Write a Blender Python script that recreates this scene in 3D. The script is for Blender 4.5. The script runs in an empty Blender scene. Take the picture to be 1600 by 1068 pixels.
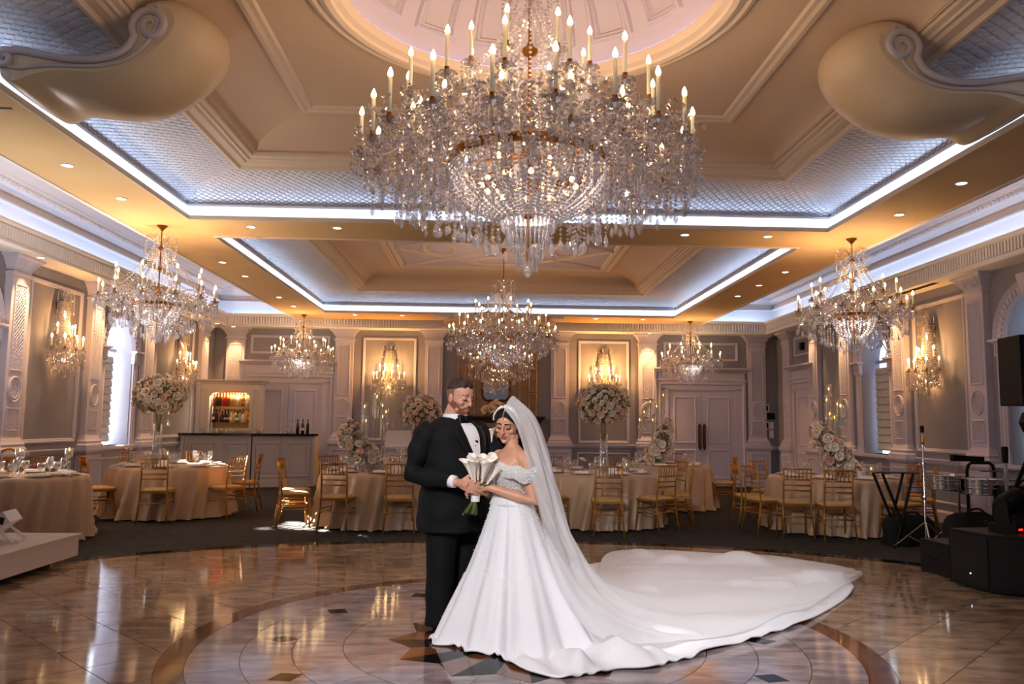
import bpy, math, random
from math import sin, cos, pi, radians, sqrt, hypot, atan2
from mathutils import Vector, Matrix
random.seed(7)
SC = bpy.context.scene
COL = SC.collection

# ------------------------------------------------------------------ camera
F_PX, PITCH, YAW, ROLL, CAM_H = 1254.87, 0.10182, 0.03103, 0.01231, 1.40
def make_camera():
    cy, sy, cp, sp = cos(YAW), sin(YAW), cos(PITCH), sin(PITCH)
    f = Vector((sy*cp, cy*cp, sp)); r0 = Vector((cy, -sy, 0)); u0 = r0.cross(f)
    r = cos(ROLL)*r0 + sin(ROLL)*u0; u = -sin(ROLL)*r0 + cos(ROLL)*u0
    m = Matrix(((r.x, u.x, -f.x, 0), (r.y, u.y, -f.y, 0), (r.z, u.z, -f.z, CAM_H), (0, 0, 0, 1)))
    cd = bpy.data.cameras.new('camera'); cd.sensor_width = 36; cd.lens = F_PX/1600*36
    cd.clip_start = .05; cd.clip_end = 200
    o = bpy.data.objects.new('camera', cd); o.matrix_world = m; COL.objects.link(o); SC.camera = o
make_camera()

# ------------------------------------------------------------------ world, exposure, large lights
W = bpy.data.worlds.new('world'); SC.world = W; W.use_nodes = True
W.node_tree.nodes['Background'].inputs[0].default_value = (.66, .66, .84, 1)
W.node_tree.nodes['Background'].inputs[1].default_value = .145
vs = SC.view_settings
SC.display_settings.display_device = 'sRGB'
vs.view_transform = 'Standard'; vs.look = 'None'; vs.exposure = 0.0; vs.gamma = 1; vs.use_curve_mapping = False
cyc = SC.cycles
cyc.max_bounces = 6; cyc.diffuse_bounces = 3; cyc.glossy_bounces = 3; cyc.transmission_bounces = 4
cyc.transparent_max_bounces = 14; cyc.caustics_reflective = False; cyc.caustics_refractive = False
cyc.sample_clamp_indirect = 4.0; cyc.sample_clamp_direct = 0; cyc.use_denoising = True
cyc.blur_glossy = .5

def lamp(name, kind, loc, power, color, radius=.1, target=None, angle=None, blend=.4, size=None, gloss=True):
    ld = bpy.data.lights.new(name, kind); ld.energy = power; ld.color = color
    if kind == 'AREA':
        ld.shape = 'RECTANGLE'; ld.size, ld.size_y = size
    elif kind != 'SUN': ld.shadow_soft_size = radius
    if kind == 'SPOT': ld.spot_size = radians(angle); ld.spot_blend = blend
    o = bpy.data.objects.new(name, ld); COL.objects.link(o); o.location = loc
    if not gloss: o.visible_glossy = False
    if target is not None:
        o.rotation_euler = (Vector(target)-Vector(loc)).to_track_quat('-Z', 'Y').to_euler()
    return o
WARM = (1, .60, .26)
KEY_P, SUN_P = 860, 700000
# the photographer's flash on its stand behind the camera, aimed at the couple
lamp('flash_and_fill', 'SPOT', (-1.6, 1.0, 3.2), KEY_P, (.97, .975, 1), .4, (.5, 5.7, .5), 52, .7)
# fill lamp added high at the right to brighten the train
lamp('flash_and_fill', 'SPOT', (3.4, 1.9, 3.7), 640, (.97, .975, 1), .4, (1.7, 6.5, 0), 40, .7)
# added fill lamp beside the camera, lifting the ceiling and the great chandelier
lamp('flash_and_fill', 'SPOT', (.2, -1.6, 2.1), 260, (1, .93, .86), .5, (.27, 5.6, 4.3), 74, .8, gloss=False)
# sunlight arriving through the left arched window
lamp('sunbeam', 'SPOT', (-13.6, 19.6, 7.3), SUN_P, (1, .93, .8), .12, (-6.6, 14.1, 2.45), 14, .1)

# ------------------------------------------------------------------ helpers
def lin(c):
    return tuple(((v/255+.055)/1.055)**2.4 if v/255 > .04045 else v/255/12.92 for v in c)
def add_obj(name, me, mat=None, parent=None):
    o = bpy.data.objects.new(name, me); COL.objects.link(o)
    if mat and not me.materials: me.materials.append(mat)
    if parent is not None: o.parent = parent
    return o
def tag(o, label=None, cat=None, group=None, kind=None):
    if label: o['label'] = label
    if cat: o['category'] = cat
    if group: o['group'] = group
    if kind: o['kind'] = kind
    return o
def thing(name, label, cat, loc=(0, 0, 0), rz=0, group=None, kind=None):
    o = bpy.data.objects.new(name, None); COL.objects.link(o); o.empty_display_size = .1
    o.location = loc; o.rotation_euler = (0, 0, rz)
    return tag(o, label, cat, group, kind)
def struct(name, loc=(0, 0, 0), rz=0):
    o = bpy.data.objects.new(name, None); COL.objects.link(o); o.location = loc; o.rotation_euler = (0, 0, rz)
    o['kind'] = 'structure'; return o
def dup(root, loc, rz=0, label=None, group=None, scale=None):
    def cp(o, par):
        c = o.copy(); COL.objects.link(c); c.parent = par
        for ch in kids.get(o.name, ()): cp(ch, c)
        return c
    kids = {}
    def gather(o):
        kids[o.name] = list(o.children)
        for ch in o.children: gather(ch)
    gather(root)
    r = cp(root, None); r.location = loc; r.rotation_euler = (0, 0, rz)
    if scale: r.scale = (scale,)*3
    if label: r['label'] = label
    if group: r['group'] = group
    return r
def inst(o, parent, loc, rot=(0, 0, 0), scale=(1, 1, 1), name=None):
    c = o.copy(); COL.objects.link(c); c.parent = parent; c.location = loc; c.rotation_euler = rot; c.scale = scale
    if name: c.name = name
    return c

class MB:
    def __init__(s): s.v = []; s.f = []; s.M = None
    def add(s, vs_, fs_):
        b = len(s.v)
        if s.M is not None: vs_ = [tuple(s.M @ Vector(p)) for p in vs_]
        s.v.extend(vs_); s.f.extend([tuple(i+b for i in f) for f in fs_])
    def box(s, x0, x1, y0, y1, z0, z1):
        s.add([(x0,y0,z0),(x1,y0,z0),(x1,y1,z0),(x0,y1,z0),(x0,y0,z1),(x1,y0,z1),(x1,y1,z1),(x0,y1,z1)],
              [(0,3,2,1),(4,5,6,7),(0,1,5,4),(1,2,6,5),(2,3,7,6),(3,0,4,7)])
    def cbox(s, cx, cy, cz, sx, sy, sz): s.box(cx-sx/2, cx+sx/2, cy-sy/2, cy+sy/2, cz-sz/2, cz+sz/2)
    def obox(s, M, sx, sy, sz):
        vs_ = [tuple(M @ Vector((x*sx/2, y*sy/2, z*sz/2))) for z in (-1,1) for (x,y) in ((-1,-1),(1,-1),(1,1),(-1,1))]
        s.add(vs_, [(0,3,2,1),(4,5,6,7),(0,1,5,4),(1,2,6,5),(2,3,7,6),(3,0,4,7)])
    def lathe(s, prof, n=16, c=(0,0,0), cap=True, sx=1, sy=1, M=None):
        vs_ = []; fs_ = []
        for r, z in prof:
            for k in range(n):
                a = 2*pi*k/n; p = (c[0]+r*cos(a)*sx, c[1]+r*sin(a)*sy, c[2]+z)
                vs_.append(tuple(M @ Vector(p)) if M is not None else p)
        for i in range(len(prof)-1):
            for k in range(n):
                k2 = (k+1) % n; fs_.append((i*n+k, i*n+k2, (i+1)*n+k2, (i+1)*n+k))
        if cap:
            if prof[0][0] > 1e-6: fs_.append(tuple(reversed(range(n))))
            if prof[-1][0] > 1e-6: fs_.append(tuple(range((len(prof)-1)*n, len(prof)*n)))
        s.add(vs_, fs_)
    def tube(s, pts, rad, n=6, cap=True, closed=False):
        pts = [Vector(p) for p in pts]; L = len(pts)
        if not isinstance(rad, (list, tuple)): rad = [rad]*L
        vs_ = []; fs_ = []; prev = None
        for i, p in enumerate(pts):
            t = (pts[(i+1) % L]-pts[i-1]) if closed else (pts[min(i+1, L-1)]-pts[max(i-1, 0)])
            if t.length < 1e-9: t = Vector((0,0,1))
            t.normalize()
            if prev is None:
                a = Vector((0,0,1)) if abs(t.z) < .9 else Vector((1,0,0)); nx = t.cross(a).normalized()
            else:
                nx = prev - t*prev.dot(t)
                nx = nx.normalized() if nx.length > 1e-6 else t.orthogonal().normalized()
            prev = nx; ny = t.cross(nx)
            for k in range(n):
                a = 2*pi*k/n; vs_.append(tuple(p + (nx*cos(a)+ny*sin(a))*rad[i]))
        m = L if closed else L-1
        for i in range(m):
            j = (i+1) % L
            for k in range(n):
                k2 = (k+1) % n; fs_.append((i*n+k, i*n+k2, j*n+k2, j*n+k))
        if cap and not closed:
            fs_.append(tuple(reversed(range(n)))); fs_.append(tuple(range((L-1)*n, L*n)))
        s.add(vs_, fs_)
    def grid(s, fn, nu, nv, closeu=False):
        vs_ = [fn(i/nu, j/nv) for j in range(nv+1) for i in range(nu if closeu else nu+1)]
        w = nu if closeu else nu+1; fs_ = []
        for j in range(nv):
            for i in range(nu):
                i2 = (i+1) % w if closeu else i+1
                fs_.append((j*w+i, j*w+i2, (j+1)*w+i2, (j+1)*w+i))
        s.add(vs_, fs_)
    def loft(s, secs, cap=True):
        n = len(secs[0]); vs_ = [p for sec in secs for p in sec]; fs_ = []
        for i in range(len(secs)-1):
            for k in range(n):
                k2 = (k+1) % n; fs_.append((i*n+k, i*n+k2, (i+1)*n+k2, (i+1)*n+k))
        if cap: fs_.append(tuple(reversed(range(n)))); fs_.append(tuple(range((len(secs)-1)*n, len(secs)*n)))
        s.add(vs_, fs_)
    def prism(s, poly, z0, z1):
        n = len(poly)
        s.add([(x,y,z0) for x,y in poly]+[(x,y,z1) for x,y in poly],
              [tuple(reversed(range(n))), tuple(range(n,2*n))]+[(i,(i+1)%n,n+(i+1)%n,n+i) for i in range(n)])
    def sphere(s, c, r, n=8, m=6, sc=(1,1,1)):
        s.lathe([(max(r*sin(pi*i/m), 1e-5)*1.0, -r*cos(pi*i/m)*sc[2]) for i in range(m+1)], n, c, False, sc[0], sc[1])
    def octa(s, c, r, h=None):
        x, y, z = c; h = h or r
        s.add([(x+r,y,z),(x,y+r,z),(x-r,y,z),(x,y-r,z),(x,y,z+h),(x,y,z-h)],
              [(0,1,4),(1,2,4),(2,3,4),(3,0,4),(1,0,5),(2,1,5),(3,2,5),(0,3,5)])
    def mesh(s, name, smooth=False):
        me = bpy.data.meshes.new(name); me.from_pydata(s.v, [], s.f); me.update()
        if smooth: me.polygons.foreach_set('use_smooth', [True]*len(me.polygons))
        return me
    def build(s, name, mat, parent=None, smooth=False, kind=None, auto=False):
        me = s.mesh(name, smooth); o = add_obj(name, me, mat, parent)
        if auto:
            me.polygons.foreach_set('use_smooth', [True]*len(me.polygons))
            try: me.set_sharp_from_angle(angle=radians(35))
            except Exception: pass
        if kind: o['kind'] = kind
        return o

def rect_sweep(mb, x0, x1, y0, y1, prof, flip=False):
    """sweep a profile of (inset, z) round a rectangle with mitred corners"""
    for i in range(len(prof)-1):
        (a, za), (b, zb) = prof[i], prof[i+1]
        A = [(x0+a,y0+a,za),(x1-a,y0+a,za),(x1-a,y1-a,za),(x0+a,y1-a,za)]
        B = [(x0+b,y0+b,zb),(x1-b,y0+b,zb),(x1-b,y1-b,zb),(x0+b,y1-b,zb)]
        mb.add(A+B, [(k,(k+1)%4,4+(k+1)%4,4+k) for k in range(4)])
def frame_sweep(mb, x0, x1, z0, z1, prof, y=0):
    """picture-frame moulding in the xz plane; prof of (inset, depth toward -y)"""
    for i in range(len(prof)-1):
        (a, da), (b, db) = prof[i], prof[i+1]
        A = [(x0+a,y+da,z0+a),(x1-a,y+da,z0+a),(x1-a,y+da,z1-a),(x0+a,y+da,z1-a)]
        B = [(x0+b,y+db,z0+b),(x1-b,y+db,z0+b),(x1-b,y+db,z1-b),(x0+b,y+db,z1-b)]
        mb.add(A+B, [(k,(k+1)%4,4+(k+1)%4,4+k) for k in range(4)])
def bez(p, n):
    p = [Vector(q) for q in p]; out = []
    for i in range(n+1):
        t = i/n; q = list(p)
        while len(q) > 1: q = [q[k]*(1-t)+q[k+1]*t for k in range(len(q)-1)]
        out.append(q[0])
    return out
def catmull(P, t):
    """t in [0,1] along list of tuples"""
    n = len(P)-1; x = min(max(t, 0), 1)*n; i = min(int(x), n-1); u = x-i
    p0, p1, p2, p3 = P[max(i-1,0)], P[i], P[i+1], P[min(i+2,n)]
    return tuple(.5*((2*b)+(-a+c)*u+(2*a-5*b+4*c-d)*u*u+(-a+3*b-3*c+d)*u**3) for a,b,c,d in zip(p0,p1,p2,p3))

# ------------------------------------------------------------------ materials
def pmat(name, col, rough=.5, metal=0, col2=None, nscale=4, ndetail=4, stretch=(1,1,1), bump=0, bscale=40, emit=None, estr=0,
         spec=None, rand=0, coat=0, sheen=0, subs=0, lo=.35, hi=.65, alpha=1, trans=0, ior=1.45):
    m = bpy.data.materials.new(name); m.use_nodes = True; nt = m.node_tree; N = nt.nodes; L = nt.links
    b = N['Principled BSDF']; c = lin(col)
    b.inputs['Base Color'].default_value = (*c, 1); b.inputs['Roughness'].default_value = rough; b.inputs['Metallic'].default_value = metal
    if spec is not None: b.inputs['Specular IOR Level'].default_value = spec
    b.inputs['Coat Weight'].default_value = coat; b.inputs['Sheen Weight'].default_value = sheen
    b.inputs['Alpha'].default_value = alpha; b.inputs['Transmission Weight'].default_value = trans; b.inputs['IOR'].default_value = ior
    if subs:
        b.inputs['Subsurface Weight'].default_value = subs; b.inputs['Subsurface Radius'].default_value = (.02,.008,.005)
    if emit:
        b.inputs['Emission Color'].default_value = (*lin(emit), 1); b.inputs['Emission Strength'].default_value = estr
    if col2 or bump:
        tc = N.new('ShaderNodeTexCoord'); mp = N.new('ShaderNodeMapping'); mp.inputs['Scale'].default_value = stretch
        L.new(tc.outputs['Object'], mp.inputs[0])
        src = mp.outputs[0]
        if rand:
            oi = N.new('ShaderNodeObjectInfo'); ad = N.new('ShaderNodeVectorMath'); ad.operation = 'MULTIPLY_ADD'
            L.new(oi.outputs['Random'], ad.inputs[0]); ad.inputs[1].default_value = (37, 53, 71); L.new(src, ad.inputs[2]); src = ad.outputs[0]
    if col2:
        nz = N.new('ShaderNodeTexNoise'); nz.inputs['Scale'].default_value = nscale; nz.inputs['Detail'].default_value = ndetail
        L.new(src, nz.inputs['Vector'])
        rp = N.new('ShaderNodeValToRGB'); rp.color_ramp.elements[0].position = lo; rp.color_ramp.elements[1].position = hi
        rp.color_ramp.elements[0].color = (*c, 1); rp.color_ramp.elements[1].color = (*lin(col2), 1)
        L.new(nz.outputs[0], rp.inputs[0]); out = rp.outputs[0]
        if rand:
            hv = N.new('ShaderNodeHueSaturation'); mr = N.new('ShaderNodeMapRange')
            mr.inputs[3].default_value = 1-rand; mr.inputs[4].default_value = 1+rand
            L.new(oi.outputs['Random'], mr.inputs[0]); L.new(mr.outputs[0], hv.inputs['Value']); L.new(out, hv.inputs['Color']); out = hv.outputs[0]
        L.new(out, b.inputs['Base Color'])
    if bump:
        nb = N.new('ShaderNodeTexNoise'); nb.inputs['Scale'].default_value = bscale; nb.inputs['Detail'].default_value = 3
        L.new(src, nb.inputs['Vector']); bp = N.new('ShaderNodeBump'); bp.inputs['Strength'].default_value = bump; bp.inputs['Distance'].default_value = .01
        L.new(nb.outputs[0], bp.inputs['Height']); L.new(bp.outputs[0], b.inputs['Normal'])
    return m
def emat(name, col, s):
    m = bpy.data.materials.new(name); m.use_nodes = True; nt = m.node_tree; nt.nodes.clear()
    o = nt.nodes.new('ShaderNodeOutputMaterial'); e = nt.nodes.new('ShaderNodeEmission')
    e.inputs[0].default_value = (*lin(col), 1); e.inputs[1].default_value = s; nt.links.new(e.outputs[0], o.inputs[0]); return m
def panemat(name, col, s):
    m = emat(name, col, s); nt = m.node_tree; o = nt.nodes['Material Output']; e = nt.nodes['Emission']
    t = nt.nodes.new('ShaderNodeBsdfTransparent'); a = nt.nodes.new('ShaderNodeAddShader'); t.inputs[0].default_value = (.85,.85,.85,1)
    nt.links.new(t.outputs[0], a.inputs[0]); nt.links.new(e.outputs[0], a.inputs[1]); nt.links.new(a.outputs[0], o.inputs[0]); return m
def clearmat(name, gloss=.3, diff=.12, tint=(1,1,1), gcol=(1,1,1), rough=.03, edge=.5):
    """thin cut glass: see-through with a strong facet reflection and a little scatter"""
    m = bpy.data.materials.new(name); m.use_nodes = True; nt = m.node_tree; N = nt.nodes; L = nt.links; N.clear()
    o = N.new('ShaderNodeOutputMaterial'); t = N.new('ShaderNodeBsdfTransparent'); t.inputs[0].default_value = (*tint, 1)
    g = N.new('ShaderNodeBsdfGlossy'); g.inputs['Roughness'].default_value = rough; g.inputs[0].default_value = (*gcol, 1)
    d = N.new('ShaderNodeBsdfDiffuse'); d.inputs[0].default_value = (*gcol, 1)
    lw = N.new('ShaderNodeLayerWeight'); lw.inputs[0].default_value = .4
    mr = N.new('ShaderNodeMapRange'); mr.inputs[3].default_value = gloss; mr.inputs[4].default_value = min(1, gloss+edge)
    L.new(lw.outputs['Facing'], mr.inputs[0])
    m1 = N.new('ShaderNodeMixShader'); m1.inputs[0].default_value = diff; L.new(t.outputs[0], m1.inputs[1]); L.new(d.outputs[0], m1.inputs[2])
    m2 = N.new('ShaderNodeMixShader'); L.new(mr.outputs[0], m2.inputs[0]); L.new(m1.outputs[0], m2.inputs[1]); L.new(g.outputs[0], m2.inputs[2])
    L.new(m2.outputs[0], o.inputs[0]); return m

MT = {}
def setup_materials():
    M = MT
    M['wall'] = pmat('wall_paint', (127,127,140), .75, col2=(133,133,146), nscale=2)
    M['trim'] = pmat('trim_paint', (186,184,206), .5)
    M['white'] = pmat('white_paint', (222,222,230), .5)
    M['ceil'] = pmat('ceiling_paint', (212,178,130), .7, col2=(218,186,140), nscale=1.5)
    M['tray'] = pmat('tray_paint', (206,178,152), .5)
    M['frame'] = pmat('tray_moulding_paint', (216,194,172), .45)
    M['quilt'] = pmat('quilted_plaster', (205,203,214), .42)
    M['dome'] = pmat('dome_paint', (200,188,196), .6)
    M['led'] = emat('led_strip_glow', (200,226,255), 23); M['ledwall'] = emat('cornice_led_glow', (200,226,255), 26); M['leddome'] = emat('dome_led_glow', (196,190,255), 2.6)
    M['bulb'] = emat('bulb_glow', (255,208,146), 45)
    M['flame'] = emat('candle_flame', (255,176,84), 14)
    M['spot'] = emat('downlight_glow', (255,236,205), 7)
    M['sky'] = panemat('daylight_pane', (238,246,255), 9)
    M['gold'] = pmat('gilt_bronze', (176,116,44), .3, 1, col2=(140,86,30), nscale=20)
    M['sleeve'] = pmat('candle_sleeve', (248,240,222), .45, subs=.3)
    M['crystal'] = clearmat('cut_crystal', .28, .22, (.97,.97,.98), (1,.97,1), .05, .55); M['crystalb'] = clearmat('bowl_crystal', .3, .42, (.97,.97,.98), (.97,.96,1), .06, .5)
    M['arm'] = clearmat('crystal_arm', .28, .12, (.96,.96,.97), (1,.98,.97), .08, .6)
    M['glass'] = clearmat('clear_glass', .085, .025, (.97,.98,.98), (1,1,1), .02, .55)
    M['carpet'] = pmat('carpet', (30,27,22), .95, col2=(50,44,34), nscale=9, bump=.5, bscale=220, lo=.4, hi=.62)
    M['tile'] = pmat('travertine', (178,150,124), .05, col2=(106,85,69), nscale=3.4, ndetail=14, stretch=(1,2.6,1), rand=.09, bump=.02, bscale=30, lo=.3, hi=.72)
    M['tile2'] = pmat('rose_travertine', (168,148,146), .055, col2=(96,82,84), nscale=3.4, ndetail=14, stretch=(1,3,1), rand=.1, bump=.02, bscale=30, lo=.3, hi=.72)
    M['brown'] = pmat('brown_marble', (112,66,36), .06, col2=(80,46,27), nscale=5, ndetail=8, rand=.1)
    M['black'] = pmat('black_granite', (14,13,15), .07, col2=(22,21,23), nscale=30, spec=.08); M['bowlbulb'] = emat('bowl_bulb_glow', (255,190,112), 30)
    M['grout'] = pmat('grout', (44,35,28), .8)
    M['chair'] = pmat('gold_chair_paint', (186,126,50), .34, .55, col2=(150,96,36), nscale=14)
    M['seat'] = pmat('seat_fabric', (196,158,100), .8, col2=(176,140,88), nscale=60)
    M['cloth'] = pmat('satin_cloth', (186,152,120), .42, sheen=.2, col2=(180,148,120), nscale=3)
    M['plate'] = pmat('china', (238,232,226), .2)
    M['charger'] = pmat('gold_charger', (196,150,92), .3, .6)
    M['napkin'] = pmat('napkin_linen', (232,224,218), .8)
    M['rose'] = pmat('rose_petal', (246,234,222), .6, subs=.15, rand=.05, col2=(232,206,184), nscale=9)
    M['peach'] = pmat('peach_rose_petal', (234,196,164), .6, subs=.15, rand=.06, col2=(230,190,160), nscale=9)
    M['breath'] = pmat('babys_breath', (222,218,204), .8, col2=(190,182,158), nscale=30)
    M['leaf'] = pmat('leaf_green', (86,84,58), .6, col2=(108,98,66), nscale=12)
    M['wax'] = pmat('candle_wax', (240,230,214), .5, subs=.2)
    M['water'] = clearmat('water', .06, .02, (.96,.98,.99), (1,1,1), .02, .4)
    M['bar'] = pmat('bar_paint', (176,172,178), .5)
    M['counter'] = pmat('black_counter', (22,21,22), .15)
    M['mirror'] = pmat('mirror_glass', (225,225,225), .03, 1)
    M['shelfback'] = pmat('niche_back', (214,170,110), .3)
    M['tux'] = pmat('black_wool', (15,15,16), .8, col2=(19,19,20), nscale=90, spec=.25)
    M['satin'] = pmat('black_satin', (11,11,12), .45, spec=.3)
    M['shirt'] = pmat('white_shirt', (235,232,236), .7)
    M['skin'] = pmat('fair_skin', (210,154,130), .5, subs=.12, col2=(202,142,118), nscale=14)
    M['skin2'] = pmat('tan_skin', (214,160,130), .45, subs=.12, col2=(204,148,118), nscale=14)
    M['hair'] = pmat('brown_hair', (62,40,28), .55, col2=(44,28,20), nscale=60, stretch=(1,1,.3), bump=.6, bscale=160)
    M['beard'] = pmat('auburn_beard', (146,92,64), .8, col2=(112,68,46), nscale=120, bump=.6, bscale=260)
    M['fade'] = pmat('cropped_hair', (150,106,84), .8, col2=(118,82,62), nscale=200, bump=.3, bscale=300)
    M['dark'] = pmat('dark_hair', (20,13,11), .65, spec=.25, col2=(30,20,16), nscale=80, stretch=(1,1,.3))
    M['lip'] = pmat('lip_rose', (160,82,78), .4)
    M['lipm'] = pmat('lip_muted', (178,112,100), .5)
    M['lash'] = pmat('lash_black', (28,20,18), .6)
    M['lid'] = pmat('eye_shadow', (158,112,84), .4)
    M['dress'] = pmat('white_tulle', (236,233,236), .7, sheen=.2)
    M['black_p'] = pmat('black_plastic', (10,10,11), .55, spec=.25)
    M['grille'] = pmat('speaker_grille', (8,8,9), .7, bump=.6, bscale=300)
    M['fabricb'] = pmat('black_canvas', (11,11,12), .9)
    M['chrome'] = pmat('chrome', (205,205,208), .14, 1)
    M['steel'] = pmat('drum_steel', (190,184,176), .2, 1)
    M['acrylic'] = pmat('white_acrylic', (226,214,206), .12)
    M['stem'] = pmat('calla_stem', (112,120,62), .5, col2=(88,100,48), nscale=10)
    M['calla'] = pmat('calla_petal', (244,232,220), .45, subs=.15)
    M['callab'] = pmat('calla_base', (232,196,150), .5)
    M['stone'] = pmat('carved_stone', (146,124,106), .7, col2=(128,108,92), nscale=6)
    M['oak'] = pmat('dark_wood', (66,42,28), .45, col2=(50,30,20), nscale=6, stretch=(1,1,6))
    M['shade'] = pmat('roman_shade', (206,206,208), .9, col2=(190,190,194), nscale=20)
    M['redled'] = emat('red_indicator', (255,40,20), 4)
    M['amberled'] = emat('amber_lens', (255,170,20), 3)
    M['blueled'] = emat('blue_white_led', (190,215,255), 9)
    M['screen'] = pmat('dark_screen', (20,20,22), .2)
    M['pearl'] = pmat('pearl_white', (246,242,240), .3)
    M['satinw'] = pmat('white_satin', (242,240,244), .35)
    M['sequin'] = pmat('sequinned_tulle', (244,240,238), .35, .05, col2=(196,186,180), nscale=260, bump=.6, bscale=320, lo=.42, hi=.56)
    M['rhine'] = pmat('rhinestone', (252,252,255), .15, .0)
    M['oakgilt'] = pmat('antique_gilt', (110,66,26), .4, .6, col2=(60,34,16), nscale=14)
    M['leather'] = pmat('black_shoe', (12,12,12), .2)
setup_materials()
# veil: fine net that lets most light through
def net_mat(name, col, alpha):
    m = bpy.data.materials.new(name); m.use_nodes = True; nt = m.node_tree; N = nt.nodes; L = nt.links; N.clear()
    o = N.new('ShaderNodeOutputMaterial'); t = N.new('ShaderNodeBsdfTransparent'); d = N.new('ShaderNodeBsdfDiffuse'); tr = N.new('ShaderNodeBsdfTranslucent')
    d.inputs[0].default_value = (*lin(col), 1); tr.inputs[0].default_value = (*lin(col), 1)
    a = N.new('ShaderNodeAddShader'); L.new(d.outputs[0], a.inputs[0]); 
    mx0 = N.new('ShaderNodeMixShader'); mx0.inputs[0].default_value = .35; L.new(d.outputs[0], mx0.inputs[1]); L.new(tr.outputs[0], mx0.inputs[2])
    lw = N.new('ShaderNodeLayerWeight'); lw.inputs[0].default_value = .35
    mr = N.new('ShaderNodeMapRange'); mr.inputs[3].default_value = alpha; mr.inputs[4].default_value = min(1, alpha+.5); L.new(lw.outputs['Facing'], mr.inputs[0])
    mx = N.new('ShaderNodeMixShader'); L.new(mr.outputs[0], mx.inputs[0]); L.new(t.outputs[0], mx.inputs[1]); L.new(mx0.outputs[0], mx.inputs[2])
    N.remove(a); L.new(mx.outputs[0], o.inputs[0]); return m
MT['veil'] = net_mat('veil_tulle', (252,250,253), .52)
# ------------------------------------------------------------------ room shell
X0 = .27; XL, XR, YB, ZT = X0-6.66, X0+6.67, 19.0, 4.62
ZC = 3.78                     # flat ceiling
CX0, CX1 = X0-3.82, X0+3.84   # coffer openings
C1 = (CX0, CX1, 1.42, 9.42); C2 = (CX0, CX1, 10.38, 17.42)
BX0, BX1, BYE = X0-4.76, X0+4.78, YB-.38
CC = (X0, 5.40)               # centre of the great chandelier, dome and inlay
WIN_Y = (9.92, 14.10); WIN_H = .52; WIN_S, WIN_Z0 = 2.62, .95

def wall_side(name, X, sgn):
    mb = MB(); y0, y1 = -2.5, YB+.3; n = 14
    cuts = [y0]
    for c in WIN_Y: cuts += [c-WIN_H, c+WIN_H]
    cuts.append(y1)
    q = lambda a, b, z0, z1: mb.add([(X,a,z0),(X,b,z0),(X,b,z1),(X,a,z1)], [(0,1,2,3)])
    for i in range(0, len(cuts), 2): q(cuts[i], cuts[i+1], 0, ZT)
    for c in WIN_Y:
        q(c-WIN_H, c+WIN_H, 0, WIN_Z0)
        arc = [(c-WIN_H*cos(pi*k/n), WIN_S+WIN_H*sin(pi*k/n)) for k in range(n+1)]
        for k in range(n):
            (a, za), (b, zb) = arc[k], arc[k+1]
            mb.add([(X,a,za),(X,b,zb),(X,b,ZT),(X,a,ZT)], [(0,1,2,3)])
        outl = [(c-WIN_H, WIN_Z0)]+arc+[(c+WIN_H, WIN_Z0)]; d = sgn*.34
        for k in range(len(outl)):
            (a, za), (b, zb) = outl[k], outl[(k+1) % len(outl)]
            mb.add([(X,a,za),(X,b,zb),(X+d,b,zb),(X+d,a,za)], [(0,1,2,3)])
    o = mb.build(name, MT['wall']); o['kind'] = 'structure'; return o
wall_left = wall_side('wall_left', XL, -1); wall_right = wall_side('wall_right', XR, 1)
mb = MB(); mb.box(XL-.3, XR+.3, YB, YB+.3, 0, ZT); wall_back = mb.build('wall_back', MT['wall']); wall_back['kind'] = 'structure'

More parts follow.
